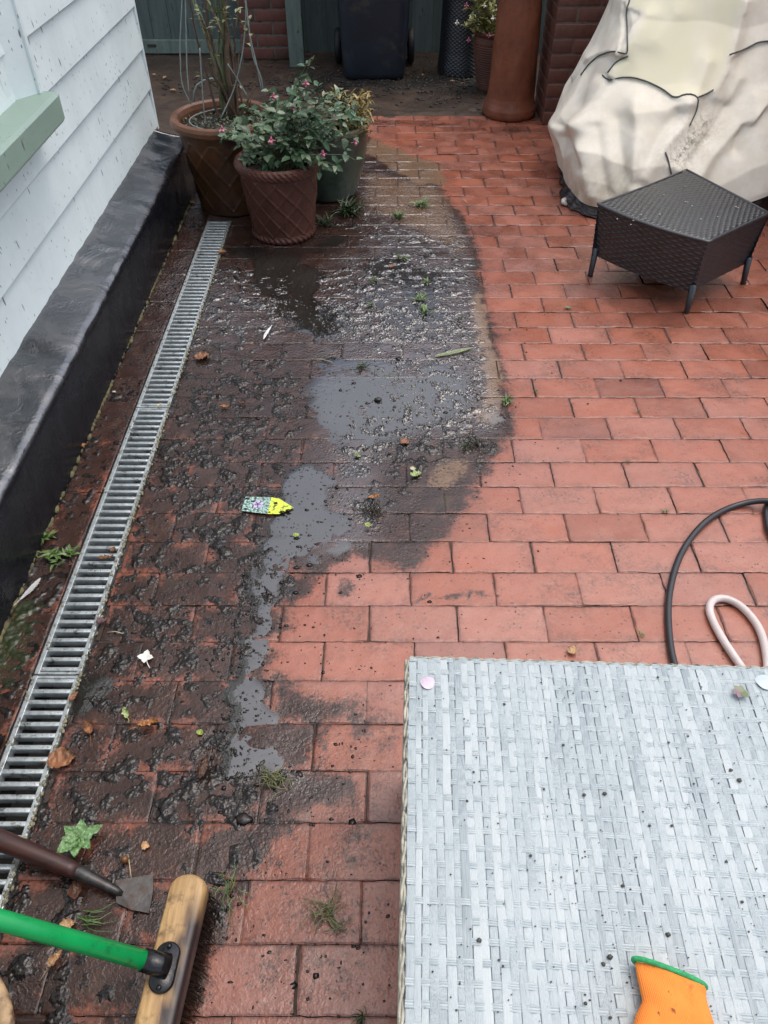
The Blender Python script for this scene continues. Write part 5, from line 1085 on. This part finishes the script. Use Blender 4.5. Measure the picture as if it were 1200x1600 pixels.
litter_leaf(320, 1203, .05, .012, 80, 'tuft of red-brown plant fibre on the sludge between drain and lower puddle', D_DK, curl=.9, seed=33)
for i, (u, v) in enumerate(((258,122),(240,118),(270,142),(660,118),(707,128),(723,132))):
    mb = MB(); big_leaf(mb, g(u, v, .004), R(rnd.uniform(0, 180)), rnd.uniform(.025, .04), .012, curl=.5, seed=50+i); tag(mb.build('fallen_leaf', D_TAN), 'pale fallen leaf on the dark concrete at the back of the yard', 'leaf', 'fallen leaves on the back concrete')
def petal_flower(u, v, z, r, n, mat, label, name='fallen_flower', cat='flower', up=.3, ctr=None, stem=True):
    mb = MB(); c = Vector(g(u, v, z))
    for k in range(n):
        a = 2*math.pi*k/n+rnd.uniform(-.2, .2); mb.leaf(c+Vector((0, 0, .002+.0005*k)), (math.cos(a), math.sin(a), up), (0, 0, 1), r, r*.85, .15, .1, rnd.random())
    if stem: mb.tube([c, c+Vector((.006, -.014, 0)), c+Vector((.014, -.026, -.001))], .0013, 6)
    return tag(mb.build(name, mat), label, cat)
petal_flower(228, 1028, .005, .019, 4, mat_simple('white_petal', (.72,.70,.62), .5, .15, 60, .3, **{'Subsurface Weight': .1}), 'fallen white flower lying on the dark sludge')
petal_flower(1156, 1084, TZ+.002, .014, 6, M_PALE if False else mat_leaf('dusty_pink', [(.32,.17,.20), (.25,.15,.17), (.16,.20,.09), (.10,.16,.06)]), 'dusty pink and green flower head on the pale table', stem=False)
def round_petal(u, v, r, mat, label):
    mb = MB(); c = g(u, v, TZ+.0022); n = 20
    V = [(c[0], c[1], c[2]+.0012)]+[(c[0]+r*f*math.cos(t)*(1+.06*math.sin(3*t)), c[1]+r*f*math.sin(t), c[2]+(.0008 if f < .9 else .0002)+.0012*math.sin(2*t)*f) for f in (.5, .8, 1) for t in np.linspace(0, 2*math.pi, n, endpoint=False)]
    F = [(0, 1+k, 1+(k+1) % n) for k in range(n)]+[(1+j*n+k, 1+(j+1)*n+k, 1+(j+1)*n+(k+1) % n, 1+j*n+(k+1) % n) for j in range(2) for k in range(n)]
    mb.add(V, F); tag(mb.build('fallen_petal', mat), label, 'petal')
round_petal(668, 1067, .0115, mat_simple('pink_white_petal', (.58,.46,.55), .3, .12, 120, .3), 'round pink-white petal stuck to the far left corner of the pale table')
round_petal(1195, 1066, .014, mat_simple('blue_white_petal', (.50,.57,.61), .3, .1, 60, .3), 'pale bluish petal at the far right of the pale table')
def feather(u0, v0, u1, v1, w, label, mat, z=.004, frac=.6):
    a, b = Vector(g(u0, v0, z)), Vector(g(u1, v1, z+.004)); d = b-a; L = d.length; d.normalize(); s = d.cross(Vector((0, 0, 1))); mb = MB(); mid = (a+b)/2+s*L*.06
    P = [a*(1-t)**2+mid*2*t*(1-t)+b*t*t for t in np.linspace(0, 1, 14)]; mb.tube(P, [.0012*(1-.8*k/13) for k in range(14)], 5)
    for k in range(46):
        t = 1-frac+frac*k/46; p = a*(1-t)**2+mid*2*t*(1-t)+b*t*t
        for q in (1, -1): ww = w*math.sin(math.pi*min(1, (t-(1-frac))/frac*.85+.12)); mb.leaf(p, d*1.1+s*q*.9+Vector((0, 0, rnd.uniform(.0, .25))), (0, 0, 1), ww*rnd.uniform(.8, 1.15), .0022, .05, .1)
    tag(mb.build('fallen_feather', mat), label, 'feather')
feather(425, 508, 412, 530, .010, 'small bright white feather on dark mud', mat_simple('white_feather', (.75,.76,.75), .6, .1, 60, 0), frac=.9)
feather(8, 958, 63, 903, .013, 'long grey feather on mossy bricks between plinth and drain', mat_simple('grey_feather', (.50,.50,.48), .6, .2, 60, 0), z=.006)
def plant_label():
    c = g(416, 789, .006); e = empty('plant_label', c, 'muddy plant label card with a lilac flower picture and yellow-green pointed end', 'plant label'); z = .0065
    a, b, d2, f = g(377,798,z), g(384,776,z), g(424,777,z), g(418,803,z); t = g(459,793,z); up = g(436,779,z); lo = g(436,803,z)
    def slab(name, pts, mat, dz=0, th=.0006):
        mb = MB(); n = len(pts); mb.add([p+np.array([0, 0, dz]) for p in pts]+[p+np.array([0, 0, dz-th]) for p in pts], [tuple(range(n)), tuple(range(n, 2*n))[::-1]]+[(i, n+i, n+(i+1) % n, (i+1) % n) for i in range(n)])
        return mb.build(name, mat, e, False)
    slab('picture_panel', [a, f, d2, b], mat_simple('mint_print', (.33,.52,.45), .25, .8, 220, 0, dirt=.75)); slab('pointed_end', [f, lo, t, up, d2], mat_simple('lime_print', (.62,.72,.06), .25, .25, 100, 0, dirt=.5))
    M1 = mat_simple('lilac_print', (.55,.42,.68), .25, .3, 150, 0)
    mb = MB(); q = (a+b+d2+f)/4+np.array([.004, 0, .0012])
    for k in range(5): an = k*2*math.pi/5+.3; mb.leaf(q, (math.cos(an), math.sin(an), 0), (0, 0, 1), .017, .013, .0, .0, k/5)
    mb.build('printed_flower', M1, e); mb = MB(); mb.blob(q+np.array([0, 0, .0012]), .003, (1, 1, .25), .05); mb.build('printed_centre', mat_simple('dark_print', (.06,.05,.08), .3, 0, 10, 0), e)
    mb = MB()
    for u, v, r in ((431,786,.005),(441,800,.007),(450,797,.006),(395,783,.005),(421,800,.003),(387,779,.006),(384,795,.004)): mb.blob(g(u, v, z+.001), r, (1.3, .8, .3), .35)
    tag(mb.build('mud_splash', M_MUD, e), kind='stuff')
plant_label()
def weed(u, v, r, n, label, mat, group=None, z=.002, wid=.45, up=.6, name='weed', cat='weed', lmin=.6, label2=None):
    mb = MB(); c = Vector(g(u, v, z))
    for k in range(n):
        a = rnd.uniform(0, 2*math.pi); L = r*rnd.uniform(lmin, 1.1); o = Vector((rnd.gauss(0, r*.22), rnd.gauss(0, r*.18), rnd.uniform(0, r*.15))); mb.leaf(c+o, (math.cos(a), math.sin(a), rnd.uniform(.1, up*1.6)), (0, 0, 1), L, L*wid, .25, rnd.uniform(.1, .5), rnd.random())
    return tag(mb.build(name, mat), label, cat, group)
M_WEED = mat_leaf('weed_leaf', [(.05,.10,.02), (.09,.16,.035), (.14,.22,.06)], .4); M_SOFT = mat_leaf('pale_broad_leaf', [(.13,.26,.09), (.18,.32,.13), (.15,.28,.10), (.11,.21,.06)], .35); M_DKW = mat_leaf('dark_weed', [(.025,.045,.015), (.045,.075,.025), (.06,.09,.03)], .35)
mb = MB(); c = Vector(g(127, 1312, .010))
for k, (a, L, w) in enumerate(((150, .040, .0125), (100, .034, .0125), (28, .044, .0125), (-40, .036, .011), (-85, .040, .0135), (-130, .044, .016), (195, .030, .011))):
    q = c+Vector((math.cos(R(a)), math.sin(R(a)), 0))*L*.5; big_leaf(mb, (q.x, q.y, .006+.002*k), R(a), L, w, curl=.35, tilt=.25, seed=80+k, stem=0, a=k/7)
mb.tube([c-Vector((0, 0, .012)), c], .002, 6); tag(mb.build('seedling', M_SOFT), 'light green seedling with broad leaves growing from the sludge above the scraper', 'weed')
for i, (u, v, r, n, l) in enumerate(((108, 868, .032, 12, 'bright green weed rosette nearest the drain among the weeds by the plinth'), (82, 868, .034, 14, 'green weed with wide leaves in the middle of the group by the plinth'), (52, 867, .028, 10, 'green weed closest to the black plinth'), (88, 880, .026, 6, 'single-leaved young weed in front of the group by the plinth'), (70, 843, .030, 14, 'dark clump of weed behind the group by the plinth'))):
    weed(u, v, r, n, l, M_WEED, 'weeds along the plinth', wid=.30, up=.6)
for u, v, r, n, l in ((657,322,.045,26,'leafy weed tuft closest to the clean bricks in the brown silt'), (622,340,.040,22,'yellow-green weed tuft just right of the green pot'), (628,404,.030,16,'small weed tuft in the wet ripples before the green pot'), (655,470,.034,22,'weed tuft in a brick joint at the middle of the rippled mud'), (667,442,.026,14,'small weed tuft behind the joint tuft in the rippled mud'), (664,488,.034,20,'nearest weed tuft of the rippled mud'), (583,440,.024,12,'small weed tuft by the red bricks in the mud'), (582,478,.026,12,'dark little weed left of the joint tufts'), (791,628,.028,18,'weed tuft growing on the edge of the clean bricks'), (836,612,.014,7,'tiny weed in a clean brick joint'), (996,643,.014,7,'tiny bright weed sprout among the clean bricks right of centre'), (1003,993,.014,8,'tiny weed in the brick joint behind the pale table'), (982,722,.012,6,'tiny weed in a brick joint left of the black hose'), (1040,800,.014,9,'dry pale weed in the brick joint beside the black hose')):
    weed(u, v, r, n, l, M_WEED, 'weeds in the brick joints', wid=.22, up=.9)
for u, v, r, n, l in ((545,332,.075,70,'grass tuft at the foot of the green glazed pot'), (505,350,.05,40,'dark weeds between the red and the green pot'), (330,322,.05,46,'dark mossy weeds under the largest pot'), (720,500,.022,12,'dark green scrap of moss at the silt edge'), (565,575,.030,26,'wet mossy tuft in the middle of the grey puddle'), (640,640,.020,12,'small dark weed in the ripples under the puddle'), (725,700,.024,16,'dark green weed scrap on the sludge ridge')):
    weed(u, v, r, n, l, M_DKW, 'dark weeds in the wet mud', wid=.12, up=.9)
def blades(u, v, n, L, mat, label, spread=.03, name='pulled_grass', cat='grass clump', ang=None):
    mb = MB()
    for k in range(n):
        c = Vector(g(u, v, .004))+Vector((rnd.gauss(0, spread*.5), rnd.gauss(0, spread*.4), 0)); a = rnd.uniform(0, 6.283) if ang is None else ang+rnd.gauss(0, .25); l = L*rnd.uniform(.4, 1); P = [c+Vector((math.cos(a+t*.6)*l*t, math.sin(a+t*.6)*l*t, .003+.012*math.sin(t*3)*rnd.random())) for t in (0, .3, .6, 1)]
        mb.tube(P, [.0011, .0012, .001, .0005], 4, False, rnd.random())
    tag(mb.build(name, mat), label, cat)
M_GRS = mat_leaf('pulled_grass_blade', [(.06,.09,.02), (.13,.15,.05), (.22,.20,.10), (.08,.07,.03)])
blades(516, 1432, 30, .06, M_GRS, 'pulled clump of grass lying on the bricks left of the pale table', .028)
blades(432, 1222, 46, .035, M_GRS, 'matted tuft of straw and roots in the lower puddle', .022)
blades(360, 1392, 14, .05, M_WEED, 'few green grass blades beside the tip of the broom', .02)
blades(130, 1435, 12, .06, M_WEED, 'thin green grass blades between scraper and green handle', .016, ang=-.6)
blades(580, 800, 60, .022, mat_leaf('dark_root', [(.02,.014,.01), (.05,.035,.02), (.03,.02,.012)]), 'heap of dark roots and debris in front of the grey puddle', .03, 'root_heap', 'debris')
blades(740, 694, 50, .025, mat_leaf('dark_root_fibre', [(.02,.014,.01), (.05,.045,.02), (.03,.03,.012)]), 'ridge of dark debris at the right of the rippled sludge', .035, 'debris_ridge', 'debris')
blades(800, 1586, 10, .03, M_DKW, 'scrap of dark weed', .01) if False else None
blades(567, 1590, 10, .025, M_DKW, 'small dark weed in the joint at the bottom edge', .008, 'weed', 'weed')
mb = MB(); P = [Vector(g(u, v, .005)) for u, v in ((680,556),(700,553),(720,549),(738,543))]; mb.tube(P, .0012, 5)
for i in range(26):
    t = i/25; p = P[0].lerp(P[3], t)
    for q in (1, -1): mb.leaf(p, (.8, .9*q, .15), (0, 0, 1), .016*math.sin(math.pi*(.15+.8*t)), .004, .1, .1, rnd.random())
tag(mb.build('fern_sprig', mat_leaf('pale_fern', [(.24,.30,.13), (.34,.38,.2)])), 'pale green feathery sprig lying across the silt at the mud edge', 'sprig')
mb = MB(); mb.blob(g(195, 1343, .008), .0075, (1, 1, 1), .03, 0, 2); tag(mb.build('nut', mat_simple('brown_nut', (.16,.065,.02), .3, .2, 60, .2)), 'small round brown nut on the sludge beside the scraper', 'nut')
mb = MB(); mb.blob(g(591, 624, .006), .009, (1.3, 1, .6), .2, 0, 2); tag(mb.build('stone', mat_simple('black_stone', (.02,.018,.016), .3)), 'black pebble standing out of the grey puddle', 'stone')
mb = MB(); mb.blob(g(178, 612, .004), .006, (1.4, .7, .5), .2, 0, 1); tag(mb.build('pale_chip', mat_simple('white_chip', (.6,.6,.56), .5, .1, 60, 0)), 'white chip on the bricks between plinth and middle grate', 'chip')
mb = MB(); mb.blob(g(380, 1280, .003), .011, (1.5, 1, .45), .35, 0, 2); tag(mb.build('mud_lump', M_MUD), 'black lump of mud beside the lower puddle', 'mud lump')
for u, v, u2, v2, l in ((200,1335,205,1372,'thin pale stalk standing in the sludge beside the nut'), (168,988,192,990,'thin straw lying on the sludge near the purplish leaf'), (485,560,520,566,'white straw floating on the grey puddle'), (715,360,735,368,'thin pale twig on the clean bricks') if False else (720,310,730,317,'short pale twig on the clean bricks near the green pot')):
    mb = MB(); a, b = Vector(g(u, v, .004)), Vector(g(u2, v2, .006)); mb.tube([a, a.lerp(b, .5)+Vector((0, .002, .003)), b], .0011, 5); tag(mb.build('straw', mat_simple('straw', (.42,.36,.24), .6, .2, 60, 0)), l, 'straw')
